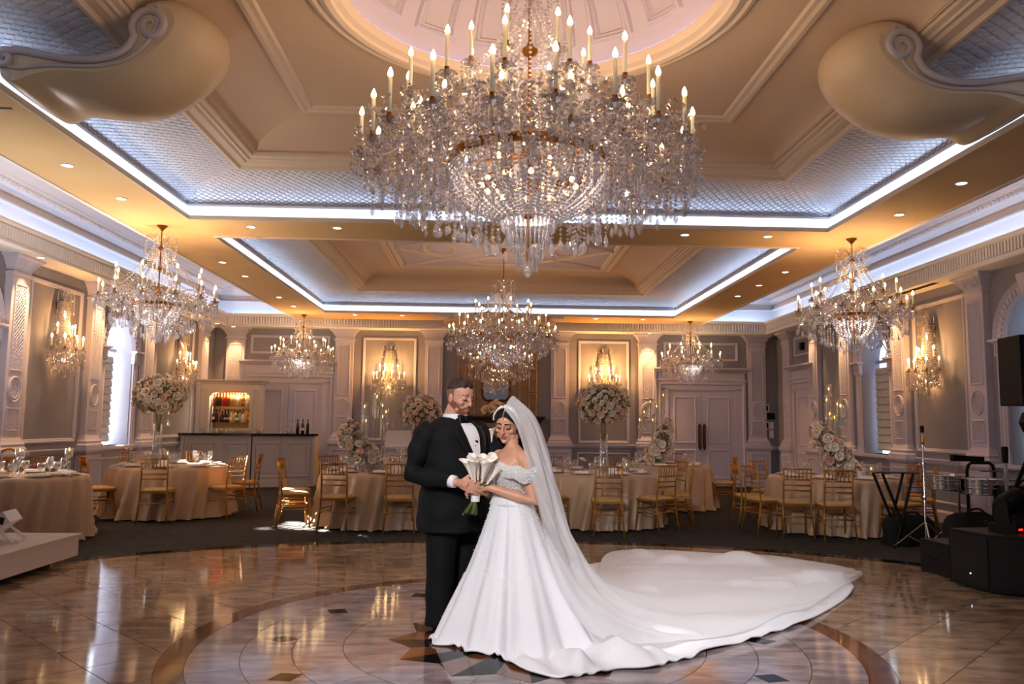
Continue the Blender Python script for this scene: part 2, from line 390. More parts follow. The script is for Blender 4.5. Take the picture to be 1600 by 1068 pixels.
# ---- windows: surround, sash, bright pane, roman shade
def window(name, X, sgn, c, shade, closed=False):
    """local frame: x along the wall, y into the room"""
    w = struct(name, (X, c, 0), pi/2 if sgn > 0 else -pi/2)
    n = 18; R0, R1 = WIN_H, WIN_H+.2
    mb = MB()   # archivolt
    for (ra, rb, d0, d1) in ((R0, R0+.03, .0, .05), (R0+.03, R0+.15, .05, .035), (R0+.15, R1, .035, .08), (R1, R1+.005, .08, 0)):
        for k in range(n):
            a, b = pi*k/n, pi*(k+1)/n
            mb.add([(ra*cos(a),d0,WIN_S+ra*sin(a)),(ra*cos(b),d0,WIN_S+ra*sin(b)),(rb*cos(b),d1,WIN_S+rb*sin(b)),(rb*cos(a),d1,WIN_S+rb*sin(a))], [(0,1,2,3)])
    for k in range(23):   # bead course
        a = pi*(k+.5)/23; r = R0+.09
        mb.obox(Matrix.Translation((r*cos(a), .05, WIN_S+r*sin(a))) @ Matrix.Rotation(-a, 4, 'Y'), .09, .03, .035)
    mb.build('archivolt', MT['trim'], w)
    mb = MB(); mb.loft([[(x*s, y, z) for x, y in ((-1,0),(1,0),(1,d),(-1,d))] for s, d, z in ((.05,.1,WIN_S+R0-.02),(.06,.13,WIN_S+R0+.1),(.085,.15,WIN_S+R0+.26))])
    mb.build('keystone', MT['trim'], w)
    for s in (-1, 1):
        mb = MB(); cx = s*(R0+.1)
        mb.loft([[(cx+dx*h, dy*d, z) for dx, dy in ((-1,0),(1,0),(1,1),(-1,1))] for h, d, z in ((.1,.04,WIN_S-.24),(.11,.06,WIN_S-.22),(.1,.06,WIN_S-.06),(.15,.12,WIN_S-.03),(.16,.12,WIN_S))])
        for k in range(4): mb.box(cx-.08+k*.045, cx-.06+k*.045, .05, .075, WIN_S-.2, WIN_S-.07)
        mb.build('impost', MT['trim'], w)
        mb = MB(); mb.box(cx-.085, cx+.085, 0, .04, WIN_Z0, WIN_S-.24); frame_sweep(mb, cx-.06, cx+.06, WIN_Z0+.1, WIN_S-.32, [(0,.04),(.01,.055),(.02,.055),(.03,.03)])
        mb.build('jamb', MT['trim'], w)
    mb = MB(); mb.box(-R1-.03, R1+.03, -.32, .1, WIN_Z0-.05, WIN_Z0); mb.build('sill', MT['trim'], w)
    mb = MB()   # pane with arched head
    outl = [(-R0, WIN_Z0)]+[(-R0*cos(pi*k/n), WIN_S+R0*sin(pi*k/n)) for k in range(n+1)]+[(R0, WIN_Z0)]
    mb.add([(x,-.335,z) for x, z in outl], [tuple(range(len(outl)))])
    mb.build('pane', MT['skydim'] if shade == 'dim' else MT['sky2'] if name == 'window_1' else MT['sky'], w)
    mb = MB()   # sash bars
    mb.box(-R0, R0, -.33, -.29, WIN_S-.03, WIN_S+.03)
    for x in (-.03, .0): pass
    mb.box(-.02, .02, -.33, -.29, WIN_Z0, WIN_S+R0)
    for a in (pi/4, 3*pi/4): mb.tube([(0,-.31,WIN_S),(R0*cos(a),-.31,WIN_S+R0*sin(a))], .015, 4)
    mb.tube([(.24*cos(pi*k/8),-.31,WIN_S+.24*sin(pi*k/8)) for k in range(9)], .013, 4)
    mb.build('sash', MT['trim'], w)
    if shade:
        x0, x1 = (-R0+.01, R0-.11) if shade == 'dim' else (-R0+.27, R0-.01) if shade == 'L' else (-R0+.01, R0-.01)
        zt = WIN_S-.12 if not closed else WIN_S+.05
        k = 0; z = WIN_Z0+.06; 
        while z < zt-.02:
            z2 = min(z+.135, zt); mb = MB()
            mb.add([(x0,-.22,z),(x1,-.22,z),(x1,-.185,z+.02),(x0,-.185,z+.02),(x1,-.205,z2),(x0,-.205,z2),(x0,-.235,z2),(x1,-.235,z2)],
                   [(0,1,2,3),(3,2,4,5),(5,4,7,6),(6,7,1,0)])
            mb.build('shade_fold', MT['shade'], w); z = z2
    return w
MT['skydim'] = emat('overcast_pane', (228,240,255), 2.2); MT['sky2'] = emat('bright_daylight_pane', (255,246,232), 22)
window('window_1', XL, -1, WIN_Y[0], 'L'); window('window_2', XL, -1, WIN_Y[1], 'L')
window('window_3', XR, 1, WIN_Y[0], 'dim'); window('window_4', XR, 1, WIN_Y[1], 'dim')

# ---- pilasters
def lattice(mb, x0, x1, z0, z1, y, sp=.055, w=.016, d=.008):
    H = z1-z0; Wd = x1-x0
    for s in (1, -1):
        k = -int(H/sp)-1
        while k*sp < Wd+H:
            # line x - s*(z) ; clip to rect
            pts = []
            c = k*sp
            za, zb = (max(0, -c), min(H, Wd-c)) if s > 0 else (max(0, c-Wd), min(H, c))
            if zb-za > .01:
                xa, xb = (c+za, c+zb) if s > 0 else (c-za, c-zb)
                n = Vector((-(zb-za), 0, xb-xa)).normalized()*w/2
                A = (x0+xa, z0+za); B = (x0+xb, z0+zb)
                v = [(A[0]-n.x,y,A[1]-n.z),(A[0]+n.x,y,A[1]+n.z),(B[0]+n.x,y,B[1]+n.z),(B[0]-n.x,y,B[1]-n.z)]
                m = [((v[0][0]+v[1][0])/2,y+d,(v[0][2]+v[1][2])/2),((v[2][0]+v[3][0])/2,y+d,(v[2][2]+v[3][2])/2)]
                mb.add(v+m, [(0,4,5,3),(1,2,5,4)])
            k += 1
def pilaster_parts(W=.42):
    h = W/2; P = {}
    def rl(prof):   # (halfwidth, depth, z) rectangular loft against the wall
        m = MB(); m.loft([[(-a,0,z),(a,0,z),(a,d,z),(-a,d,z)] for a, d, z in prof]); return m
    m = rl([(h+.09,.17,0),(h+.09,.17,.14),(h+.075,.155,.16),(h+.07,.15,.17),(h+.07,.15,.84),(h+.09,.17,.86),(h+.11,.19,.9),(h+.11,.19,.935)])
    frame_sweep(m, -h+.01, h-.01, .24, .78, [(0,.15),(.012,.168),(.03,.168),(.045,.14)]); P['plinth'] = (m, 'trim')
    m = rl([(h+.08,.16,.935),(h+.08,.16,.99),(h+.05,.14,1.02),(h+.055,.145,1.05),(h+.03,.125,1.08),(h+.005,.1,1.14),(h,.095,1.16)]); P['base'] = (m, 'trim')
    m = rl([(h,.095,1.16),(h,.095,3.3),(h+.025,.12,3.31),(h+.025,.12,3.345),(h,.1,3.35)])
    for z0, z1 in ((1.22, 1.54), (2.02, 3.2)):
        frame_sweep(m, -h+.06, h-.06, z0, z1, [(0,.095),(.008,.11),(.022,.11),(.03,.097)])
    P['shaft'] = (m, 'trim')
    m = MB()
    for z0, z1 in ((1.25, 1.51), (2.05, 3.17)): lattice(m, -h+.09, h-.09, z0, z1, .096)
    lattice(m, -.085, .085, 1.66, 1.9, .096)
    P['lattice_panel'] = (m, 'trim')
    m = MB()
    for r, t in ((.135, .016), (.1, .012)):
        m.tube([(r*cos(2*pi*k/24), .1, 1.78+r*1.22*sin(2*pi*k/24)) for k in range(24)], t, 6, closed=True)
    P['oval_medallion'] = (m, 'trim')
    m = rl([(h,.1,3.35),(h+.005,.105,3.4),(h+.07,.17,3.5),(h+.1,.2,3.53),(h+.13,.22,3.54),(h+.13,.22,3.572)])
    for k in range(9):
        x = -h+.02+k*(W-.04)/8
        m.loft([[(x*s-.012,d,z),(x*s+.012,d,z),(x*s+.008,d+.03,z),(x*s-.008,d+.03,z)] for s, d, z in ((1,.09,3.39),(1.15,.12,3.45),(1.35,.165,3.52))])
    P['capital'] = (m, 'trim')
    return {k: (m.mesh(k), MT[t]) for k, (m, t) in P.items()}
PP = pilaster_parts()
trim_n = [0]
def trim(loc, rz):
    trim_n[0] += 1; return struct('trim_%d' % trim_n[0], loc, rz)
def pilaster(loc, rz):
    t = trim(loc, rz)
    for k, (me, m) in PP.items(): add_obj(k, me, m, t)
PIL_Y = (-.5, 6.6, 8.8, 10.92, 13.12, 15.16, 18.12)
for y in PIL_Y[1:]: pilaster((XL, y, 0), -pi/2)
for y in (6.6, 8.8, 11.0, 13.14, 15.17, 16.62, 18.15): pilaster((XR, y, 0), pi/2)
for dx in (-6.15, -3.62, -1.52, 1.46, 3.55, 6.16): pilaster((X0+dx, YB, 0), pi)

# ---- wall panel mouldings
PANEL = [(0,.0),(.008,.028),(.03,.03),(.045,.016),(.055,.02),(.065,0)]
def wall_panel(loc, rz, x0, x1, z0, z1):
    t = trim(loc, rz); mb = MB(); frame_sweep(mb, x0, x1, z0, z1, PANEL); mb.build('panel_moulding', MT['trim'], t)
for (c, w) in ((12.02, .73), (16.62, 1.0)): wall_panel((XL, c, 0), -pi/2, -w, w, 1.04, 3.38)
wall_panel((XR, 12.07, 0), pi/2, -.72, .72, 1.04, 3.38)
for a, b in ((-3.2, -1.93), (1.9, 3.12)): wall_panel((X0, YB, 0), pi, -b, -a, .97, 3.4)
wall_panel((X0-4.9, YB, 0), pi, -.93, .93, 2.97, 3.42); wall_panel((X0+4.84, YB, 0), pi, -.9, .9, 2.95, 3.4)
wall_panel((XR, 17.35, 0), pi/2, -.5, .5, 2.97, 3.42)
# ---- wainscot: chair rail, baseboard, low panels
def rails(nm, loc, rz, x0, x1, gaps):
    segs = []; a = x0
    for g0, g1 in sorted(gaps): segs.append((a, g0)); a = g1
    segs.append((a, x1))
    b = MB(); r = MB(); p = MB()
    for s0, s1 in segs:
        if s1-s0 < .05: continue
        b.loft([[(s0,y,z) for y, z in ((0,0),(.03,0),(.03,.15),(.015,.18),(0,.18))],[(s1,y,z) for y, z in ((0,0),(.03,0),(.03,.15),(.015,.18),(0,.18))]])
        pr = ((0,.86),(.02,.87),(.035,.9),(.05,.93),(.05,.945),(0,.95))
        r.loft([[(s0,y,z) for y, z in pr],[(s1,y,z) for y, z in pr]])
        if s1-s0 > .5:
            n = max(1, round((s1-s0)/1.1)); w = (s1-s0)/n
            for k in range(n): frame_sweep(p, s0+k*w+.1, s0+(k+1)*w-.1, .28, .76, [(0,0),(.01,.02),(.03,.02),(.04,0)])
    o = b.build('baseboard_'+nm, MT['trim']); o.location = loc; o.rotation_euler = (0,0,rz); o['kind'] = 'structure'
    t = trim(loc, rz); r.build('chair_rail', MT['trim'], t); p.build('wainscot_panel', MT['trim'], t)
# local x for left wall runs toward -Y ; right wall toward +Y ; back toward -X
rails('left', (XL, 0, 0), -pi/2, -YB, 1, [(-y-.32, -y+.32) for y in PIL_Y[1:]])
rails('right', (XR, 0, 0), pi/2, -1, YB, [(y-.32, y+.32) for y in (6.6, 8.8, 11.0, 13.14, 15.17, 16.62, 18.15)]+[(16.9, 17.8)])
rails('back', (X0, YB, 0), pi, -6.75, 6.75, [(-d-.32, -d+.32) for d in (-6.15, -3.62, -1.52, 1.46, 3.55, 6.16)]+[(3.93, 5.84), (-5.83, -3.87), (-.98, .98)])

# ---- doors
def door(name, loc, rz, hw, zt, leaves=2, pulls=True):
    d = struct(name, loc, rz)
    mb = MB()
    for s in (-1, 1): mb.box(s*(hw+.13)-.13 if s > 0 else -hw-.26, s*(hw+.13)+.13 if s > 0 else -hw, 0, .06, 0, zt+.02)
    mb.box(-hw-.26, hw+.26, 0, .06, zt, zt+.2); frame_sweep(mb, -hw-.23, hw+.23, -.3, zt+.17, [(0,.06),(.01,.085),(.04,.085),(.06,.06),(.2,.045)])
    mb.build('casing', MT['trim'], d)
    mb = MB(); mb.loft([[(-hw-.26-a,0,z),(hw+.26+a,0,z),(hw+.26+a,dd,z),(-hw-.26-a,dd,z)] for a, dd, z in
        ((0,.06,zt+.2),(.02,.08,zt+.21),(.02,.08,zt+.25),(-.02,.05,zt+.26),(-.02,.05,zt+.4),(.03,.1,zt+.43),(.05,.14,zt+.46),(.1,.19,zt+.49),(.1,.19,zt+.52))])
    mb.build('cornice', MT['trim'], d)
    w = 2*hw/leaves
    for k in range(leaves):
        x0 = -hw+k*w; lf = MB(); lf.box(x0+.004, x0+w-.004, 0, .03, .01, zt-.004)
        for z0, z1 in ((.18, .86), (1.0, zt-.16)): frame_sweep(lf, x0+.13, x0+w-.13, z0, z1, [(0,.03),(.01,.045),(.03,.045),(.05,.02),(.06,.034)])
        l = lf.build('leaf', MT['trim'], d)
        if pulls:
            px = -.055 if k == 0 else .055
            m2 = MB(); m2.loft([[(px+a*q,.03+e,z) for q, e in ((-1,0),(1,0),(1,.03),(-1,.03))] for a, z in ((.008,.84),(.035,.9),(.035,1.4),(.008,1.47))])
            m2.build('pull_plate', MT['oak'], l)
            m3 = MB(); m3.tube([(px,.06,.95),(px,.1,1.0),(px,.1,1.32),(px,.06,1.37)], .013, 6); m3.build('pull_grip', MT['gold'], l)
    return d
door('door_1', (X0+4.84, YB, 0), pi, .8, 2.26)
door('door_2', (X0-4.9, YB, 0), pi, .8, 2.3, pulls=False)
door('door_3', (XR, 17.38, 0), pi/2, .4, 2.25, 1, pulls=False)

# ---- perimeter cornice with dentils and cove light
CORN = [(0, 3.57), (0.36, 3.57), (0.38, 3.585), (0.38, 3.61), (0.365, 3.615), (0.365, 3.8), (0.39, 3.81), (0.41, 3.84), (0.41, 3.87), (0.37, 3.87), (0.355, 3.8), (0.07, 3.8), (0.07, 4.17), (0.16, 4.175), (0.16, 4.195), (0.06, 4.2), (0.06, 4.33), (0.1, 4.335), (0.14, 4.35), (0.19, 4.36), (0.2, 4.37), (0.28, 4.45), (0.3, 4.455), (0.32, 4.48), (0.42, 4.53), (0.47, 4.56), (0.52, 4.6), (0.52, 4.62)]
def corn_pt(i, d, z):
    return [(XL+d,-2.5,z),(XL+d,YB-d,z),(XR-d,YB-d,z),(XR-d,-2.5,z)][i]
t = struct('trim_cornice'); t.name = 'trim_60'
mb = MB()
for k in range(len(CORN)-1):
    (a, za), (b, zb) = CORN[k], CORN[k+1]
    for i in range(3):
        mb.add([corn_pt(i,a,za),corn_pt(i+1,a,za),corn_pt(i+1,b,zb),corn_pt(i,b,zb)], [(0,1,2,3)])
mb.build('cornice_moulding', MT['white'], t)
mb = MB(); sp = .064
y = 3.0
while y < YB-.5:
    for X, s in ((XL, 1), (XR, -1)): mb.box(min(X+s*.365, X+s*.40), max(X+s*.365, X+s*.40), y, y+.036, 3.635, 3.79)
    y += sp
x = XL+.5
while x < XR-.5: mb.box(x, x+.036, YB-.40, YB-.365, 3.635, 3.79); x += sp
o = mb.build('dentil_course', MT['white'], t, kind='stuff')
mb = MB(); y = 3.0
while y < YB-.2:   # egg-and-dart course
    for X, s in ((XL, 1), (XR, -1)): mb.sphere((X+s*.25, y, 4.405), .035, 6, 4)
    y += .09
mb.build('egg_and_dart_course', MT['white'], t, kind='stuff')
mb = MB()
for i in range(3):
    mb.add([corn_pt(i,.352,3.815),corn_pt(i+1,.352,3.815),corn_pt(i+1,.352,3.85),corn_pt(i,.352,3.85)], [(0,1,2,3)])
mb.build('led_strip', MT['ledwall'] if 'ledwall' in MT else MT['led'], t)

# ---- flat ceiling with two openings, its edges, and the tray ceiling outside it
mb = MB()
def cq(x0, x1, y0, y1, z=ZC): mb.add([(x0,y0,z),(x1,y0,z),(x1,y1,z),(x0,y1,z)], [(0,3,2,1)])
cq(BX0, CX0, -2.5, BYE); cq(CX1, BX1, -2.5, BYE)
cq(CX0, CX1, -2.5, C1[2]); cq(CX0, CX1, C1[3], C2[2]); cq(CX0, CX1, C2[3], BYE)
for X in (BX0, BX1): mb.add([(X,-2.5,ZC),(X,BYE,ZC),(X,BYE,ZT),(X,-2.5,ZT)], [(0,1,2,3)])
ceiling = mb.build('ceiling', MT['ceil']); ceiling['kind'] = 'structure'
mb = MB()
for a, b in ((XL-.3, BX0+.02), (BX1-.02, XR+.3)): mb.add([(a,-2.5,ZT),(b,-2.5,ZT),(b,YB+.3,ZT),(a,YB+.3,ZT)], [(0,1,2,3)])
mb.build('tray_ceiling', MT['white'], ceiling)
mb = MB()   # thin bead along the edge of the flat ceiling
for X, s in ((BX0, 1), (BX1, -1)): mb.box(min(X, X+s*.05), max(X, X+s*.05), -2.5, BYE, ZC-.012, ZC+.01)
mb.build('edge_bead', MT['white'], ceiling)

def quilt_side(mb, box, side, i0, i1, z0, dz, sp, n_v):
    """diamond cushions over a curved cove; each diamond a raised lozenge, cut at the mitres"""
    x0, x1, y0, y1 = box; H = ((y1-y0) if side in (0, 2) else (x1-x0))/2; mx, my = (x0+x1)/2, (y0+y1)/2
    def P(U, v, h=0):
        ph = v*pi/2; ins = i0+(i1-i0)*(1-cos(ph)); z = z0+dz*sin(ph)
        U = min(max(U, -(H-ins)), H-ins)
        ins += h*.7*(1-v); z -= h*(.35+.65*v)
        if side == 0: return (x0+ins, my+U, z)
        if side == 1: return (mx+U, y1-ins, z)
        if side == 2: return (x1-ins, my-U, z)
        return (mx-U, y0+ins, z)
    n = int(2*(H-i0)/sp)+2; cl = lambda t: min(max(t, 0), 1)
    for j in range(-1, n_v*2):
        cv = (j+1)/(2*n_v); dv = .5/n_v; lim = H-(i0+(i1-i0)*(1-cos(cl(cv)*pi/2)))
        for i in range(-n//2, n//2+1):
            cu = (i+(.5 if j % 2 else 0))*sp; du = sp/2
            if abs(cu)-du > lim: continue
            c4 = [(cu-du,cv),(cu,cv-dv),(cu+du,cv),(cu,cv+dv)]
            out = [P(a, cl(b)) for a, b in c4]
            inn = [P(cu+(a-cu)*.72, cl(cv+(b-cv)*.72), .02) for a, b in c4]
            mb.add(out+inn, [(0,1,5,4),(1,2,6,5),(2,3,7,6),(3,0,4,7),(4,5,6,7)])
def coffer(num, box, n_long, mat_panel):
    x0, x1, y0, y1 = box
    t = struct('trim_%d' % num)
    mb = MB()
    rect_sweep(mb, x0, x1, y0, y1, [(-.03,ZC-.001),(-.02,ZC-.018),(0,ZC-.018),(.006,ZC),(.006,ZC+.03),(-.015,ZC+.03),(-.015,ZC+.004),(-.13,ZC+.004)])
    mb.build('light_lip', MT['frame'], t)
    mb = MB(); rect_sweep(mb, x0, x1, y0, y1, [(-.13,ZC+.004),(-.12,ZC+.06),(-.09,ZC+.12),(-.06,ZC+.145),(-.035,ZC+.15),(-.035,ZC+.175),(-.055,ZC+.185),(-.1,ZC+.19)])
    mb.build('fascia', MT['white'], t)
    mb = MB(); rect_sweep(mb, x0, x1, y0, y1, [(-.05,ZC+.012),(-.02,ZC+.012)]); mb.build('led_strip', MT['led'], t)
    for s in range(4):
        L = (y1-y0) if s in (0, 2) else (x1-x0)
        mb = MB(); quilt_side(mb, box, s, -.08, .8, ZC+.19, .2, .092, 9)
        mb.build('quilted_cove', MT['quilt'], t)
    mb = MB(); rect_sweep(mb, x0, x1, y0, y1, [(.77,ZC+.41),(.78,ZC+.36),(.8,ZC+.34),(.83,ZC+.34),(.85,ZC+.37),(.92,ZC+.38),(.94,ZC+.40),(.97,ZC+.40),(.98,ZC+.42),(1.02,ZC+.43),(1.03,ZC+.46),(1.06,ZC+.46)])
    mb.build('lower_frame', MT['frame'], t)
    for s in range(4):
        mb = MB(); n_ = 12
        def vp(u, v):
            ins = 1.05+.66*(1-cos(pi/2*v)); z = ZC+.45+.23*sin(pi/2*v); q = u
            if s == 0: return (x0+ins, y0+ins+(y1-y0-2*ins)*q, z)
            if s == 1: return (x0+ins+(x1-x0-2*ins)*q, y1-ins, z)
            if s == 2: return (x1-ins, y0+ins+(y1-y0-2*ins)*q, z)
            return (x0+ins+(x1-x0-2*ins)*q, y0+ins, z)
        mb.grid(vp, 8, n_); mb.build('vaulted_cove', mat_panel, t, smooth=True)
    zt = ZC+.68
    mb = MB(); rect_sweep(mb, x0, x1, y0, y1, [(1.68,zt-.004),(1.69,zt-.03),(1.73,zt-.035),(1.76,zt-.02),(1.8,zt-.02),(1.82,zt)])
    mb.build('upper_frame', MT['frame'], t)
    return t, (x0+1.7, x1-1.7, y0+1.7, y1-1.7), zt
c1, inner1, zp = coffer(61, C1, 80, MT['tray'])
c2, inner2, _ = coffer(62, C2, 80, MT['tray'])
# ---- dome over the first coffer
RD = 1.42
mb = MB(); n = 48
x0, x1, y0, y1 = inner1
def sq(a):
    c, s = cos(a), sin(a); hx = (x1-x0)/2; hy0 = CC[1]-y0; hy1 = y1-CC[1]
    k = min((x1-CC[0])/c if c > 1e-6 else (CC[0]-x0)/-c if c < -1e-6 else 9, hy1/s if s > 1e-6 else hy0/-s if s < -1e-6 else 9)
    return (CC[0]+k*c, CC[1]+k*s)
angs = sorted(set([round(2*pi*k/n, 6) for k in range(n)]+[round(atan2(yy-CC[1], xx-CC[0]) % (2*pi), 6) for xx in (x0, x1) for yy in (y0, y1)]))
for k in range(len(angs)):
    a, b = angs[k], angs[(k+1) % len(angs)]
    pa, pb = sq(a), sq(b)
    mb.add([(CC[0]+RD*cos(a),CC[1]+RD*sin(a),zp),(CC[0]+RD*cos(b),CC[1]+RD*sin(b),zp),(*pb,zp),(*pa,zp)], [(0,1,2,3)])
mb.build('dome_surround', MT['tray'], c1)
mb = MB(); mb.lathe([(1.62,zp),(1.61,zp-.035),(1.57,zp-.055),(1.53,zp-.04),(1.52,zp-.06),(1.47,zp-.085),(1.43,zp-.075),(1.42,zp-.05),(1.38,zp-.03),(1.36,zp+.02),(1.36,zp+.04)], 72, (CC[0],CC[1],0), False)
mb.build('dome_rim', MT['frame'], c1, smooth=False, auto=True)
mb = MB(); mb.lathe([(1.365,zp+.045),(1.39,zp+.045)], 64, (CC[0],CC[1],0), False); mb.build('led_strip', MT['leddome'], c1)
DR, DH = 1.40, .95
def dome_pt(a, ph, off=0):
    return (CC[0]+(DR-off)*cos(ph)*cos(a), CC[1]+(DR-off)*cos(ph)*sin(a), zp+.03+(DH-off)*sin(ph))
mb = MB(); mb.grid(lambda u, v: dome_pt(2*pi*u, v*pi/2), 64, 14, True); mb.build('dome_shell', MT['dome'], c1, smooth=True)
NP = 16
for k in range(NP):
    mb = MB(); a0 = 2*pi*(k+.12)/NP; a1 = 2*pi*(k+.88)/NP; p0, p1 = .2, 1.2
    def fr(ins, off):
        return [dome_pt(a0+ins, p0+ins, off), dome_pt(a1-ins, p0+ins, off)]
    for (i0_, o0), (i1_, o1) in (((0,0),(.012,.035)), ((.012,.035),(.03,.035)), ((.03,.035),(.042,.012)), ((.042,.012),(.06,.026)), ((.06,.026),(.075,0))):
        m = 12
        for q in range(m):
            t0, t1 = q/m, (q+1)/m
            f = lambda a_, b_, t_: a_+(b_-a_)*t_
            for aa, sg in ((a0, 1), (a1, -1)):
                mb.add([dome_pt(aa+sg*i0_, f(p0+i0_, p1, t0), o0), dome_pt(aa+sg*i0_, f(p0+i0_, p1, t1), o0), dome_pt(aa+sg*i1_, f(p0+i1_, p1, t1), o1), dome_pt(aa+sg*i1_, f(p0+i1_, p1, t0), o1)], [(0,1,2,3)])
        for q in range(4):
            t0, t1 = q/4, (q+1)/4
            A = lambda i_, t_: a0+i_+(a1-a0-2*i_)*t_
            mb.add([dome_pt(A(i0_,t0), p0+i0_, o0), dome_pt(A(i0_,t1), p0+i0_, o0), dome_pt(A(i1_,t1), p0+i1_, o1), dome_pt(A(i1_,t0), p0+i1_, o1)], [(0,1,2,3)])
    mb.build('dome_panel', MT['dome'], c1)
# ---- second coffer's flat panel with interlaced mouldings
x0, x1, y0, y1 = inner2
mb = MB(); mb.box(x0, x1, y0, y1, zp, zp+.05); mb.build('centre_panel', MT['dome'], c2)
cx, cy = (x0+x1)/2, (y0+y1)/2
for pts in ([(x0+.2,y0+.2),(x1-.2,y1-.2)], [(x0+.2,y1-.2),(x1-.2,y0+.2)], [(x0+.2,cy),(cx,y1-.2),(x1-.2,cy),(cx,y0+.2),(x0+.2,cy)]):
    mb = MB(); mb.tube([(a,b,zp-.005) for a, b in pts], .035, 6); mb.build('panel_rib', MT['frame'], c2)
for sx_, sy_ in ((0, -1), (0, 1), (-1, 0), (1, 0)):
    mb = MB(); mb.tube([(cx+sx_*1.15+.55*cos(2*pi*k/28)*(1 if sy_ else .5), cy+sy_*1.0+.35*sin(2*pi*k/28)*(1 if sy_ else 1.4), zp-.005) for k in range(28)], .03, 6, closed=True)
    mb.build('oval_rib', MT['frame'], c2)
mb = MB(); rect_sweep(mb, x0, x1, y0, y1, [(.12,zp),(.13,zp-.03),(.2,zp-.03),(.22,zp)]); mb.build('inner_border', MT['frame'], c2)

# ---- two scroll consoles on the long sides of the first coffer
RIDGE = [(-3.37,3.865),(-3.345,3.85),(-3.335,3.875),(-3.36,3.895),(-3.39,3.88),(-3.395,3.85),(-3.365,3.83),(-3.32,3.845),(-3.305,3.885),(-3.33,3.925),(-3.28,3.935),(-3.15,3.915),(-2.97,3.885),(-2.79,3.88),(-2.64,3.91),(-2.54,3.97),(-2.49,4.06),(-2.5,4.16),(-2.45,4.24),(-2.38,4.26),(-2.3,4.22),(-2.28,4.13),(-2.33,4.06),(-2.4,4.06),(-2.44,4.11),(-2.41,4.16),(-2.37,4.14),(-2.385,4.115)]
def console(name, sgn):
    mx = lambda x: x if sgn < 0 else 2*(X0+.01)-x
    t = struct(name); Y1, Wd = 5.45, .82
    # outer shell: bulging body between the near and far faces
    base = [(-3.40,3.80),(-3.38,3.74),(-3.30,3.72),(-3.18,3.77),(-3.03,3.80),(-2.88,3.80),(-2.73,3.80),(-2.55,3.84),(-2.42,3.92),(-2.32,4.01),(-2.25,4.10),(-2.23,4.20),(-2.28,4.28),(-2.36,4.31),(-2.44,4.29)]
    bul = [(0,0),(0,-.02),(.03,-.03),(.02,-.05),(.0,-.12),(.02,-.14),(.03,-.15),(.08,-.15),(.16,-.12),(.22,-.07),(.25,0),(.22,.07),(.14,.12),(.06,.13),(0,.12)]
    mb = MB()
    def body(u, v):
        x, z = catmull(base, u); bx, bz = catmull(bul, u); k = sin(pi*v)**.6 if 0 < v < 1 else 0
        return (mx(x+bx*k), Y1+Wd*v, z+bz*k)
    mb.grid(body, 42, 16)
    mb.build('console_body', MT['consol'], t, smooth=True)
    # near face: moulded S ridge ending in two volutes
    sp_ = lambda c, a0, a1, r0, r1, n: [(c[0]+(r0+(r1-r0)*k/n)*cos(radians(a0+(a1-a0)*k/n)), c[1]+(r0+(r1-r0)*k/n)*sin(radians(a0+(a1-a0)*k/n))) for k in range(n+1)]
    R = sp_((-3.365,3.872), 56.6, 56.6+520, .0635, .012, 40)[::-1]+[catmull(RIDGE[9:17], k/40) for k in range(1, 40)]+sp_((-2.385,4.14), 217, 217-600, .132, .014, 60)
    for off, rad, dy in ((0, .029, -.01),):
        for yy in (Y1-.01, Y1+Wd+.01):
            mb = MB(); mb.tube([(mx(x), yy, z) for x, z in R], [rad*min(1, .35+k/30, .4+(len(R)-1-k)/50) for k in range(len(R))], 8); mb.build('scroll_ridge', MT['trimc'], t, smooth=True)
    # faces between ridge and body edge
    B = [catmull(base, k/40) for k in range(41)]
    S = [catmull(RIDGE[9:21], k/40) for k in range(41)]
    for yy in (Y1, Y1+Wd):
        mb = MB()
        for k in range(40):
            mb.add([(mx(B[k][0]),yy,B[k][1]),(mx(B[k+1][0]),yy,B[k+1][1]),(mx(S[k+1][0]),yy,S[k+1][1]),(mx(S[k][0]),yy,S[k][1])], [(0,1,2,3)])
        for (cx_, cz_, r_) in ((-3.36,3.865,.075), (-2.385,4.14,.13)):
            mb.lathe([(r_, -.004), (r_, .004)], 24, (0,0,0), True, M=Matrix.Translation((mx(cx_), yy, cz_)) @ Matrix.Rotation(pi/2, 4, 'X'))
        mb.build('scroll_face', MT['consol'], t)
    # upper skin and the two rolls running the width of the console
    mb = MB(); mb.grid(lambda u, v: (mx(catmull(RIDGE[9:21], u)[0]), Y1+Wd*v, catmull(RIDGE[9:21], u)[1]), 30, 2); mb.build('upper_skin', MT['trimc'], t, smooth=True)
    mb = MB()
    for (cx_, cz_, r_) in ((-3.36,3.865,.08), (-2.385,4.15,.125)):
        mb.lathe([(r_*.92,0),(r_,.05),(r_,.3),(r_*1.0,Wd-.05),(r_*.92,Wd)], 24, (0,0,0), True, M=Matrix.Translation((mx(cx_), Y1+Wd, cz_)) @ Matrix.Rotation(pi/2, 4, 'X'))
    mb.build('scroll_roll', MT['consol'], t, auto=True)
    # thin incised line parallel to the ridge
    mb = MB()
    mb.tube([(mx(S[k][0]*.42+B[k][0]*.58), Y1-.006, S[k][1]*.42+B[k][1]*.58) for k in range(41)], .014, 6); mb.build('scroll_bead', MT['trimc'], t, smooth=True)
    return t
MT['consol'] = pmat('console_paint', (206,182,150), .32)
MT['trimc'] = pmat('console_trim_paint', (190,178,178), .45)
console('trim_63', -1); console('trim_64', 1)

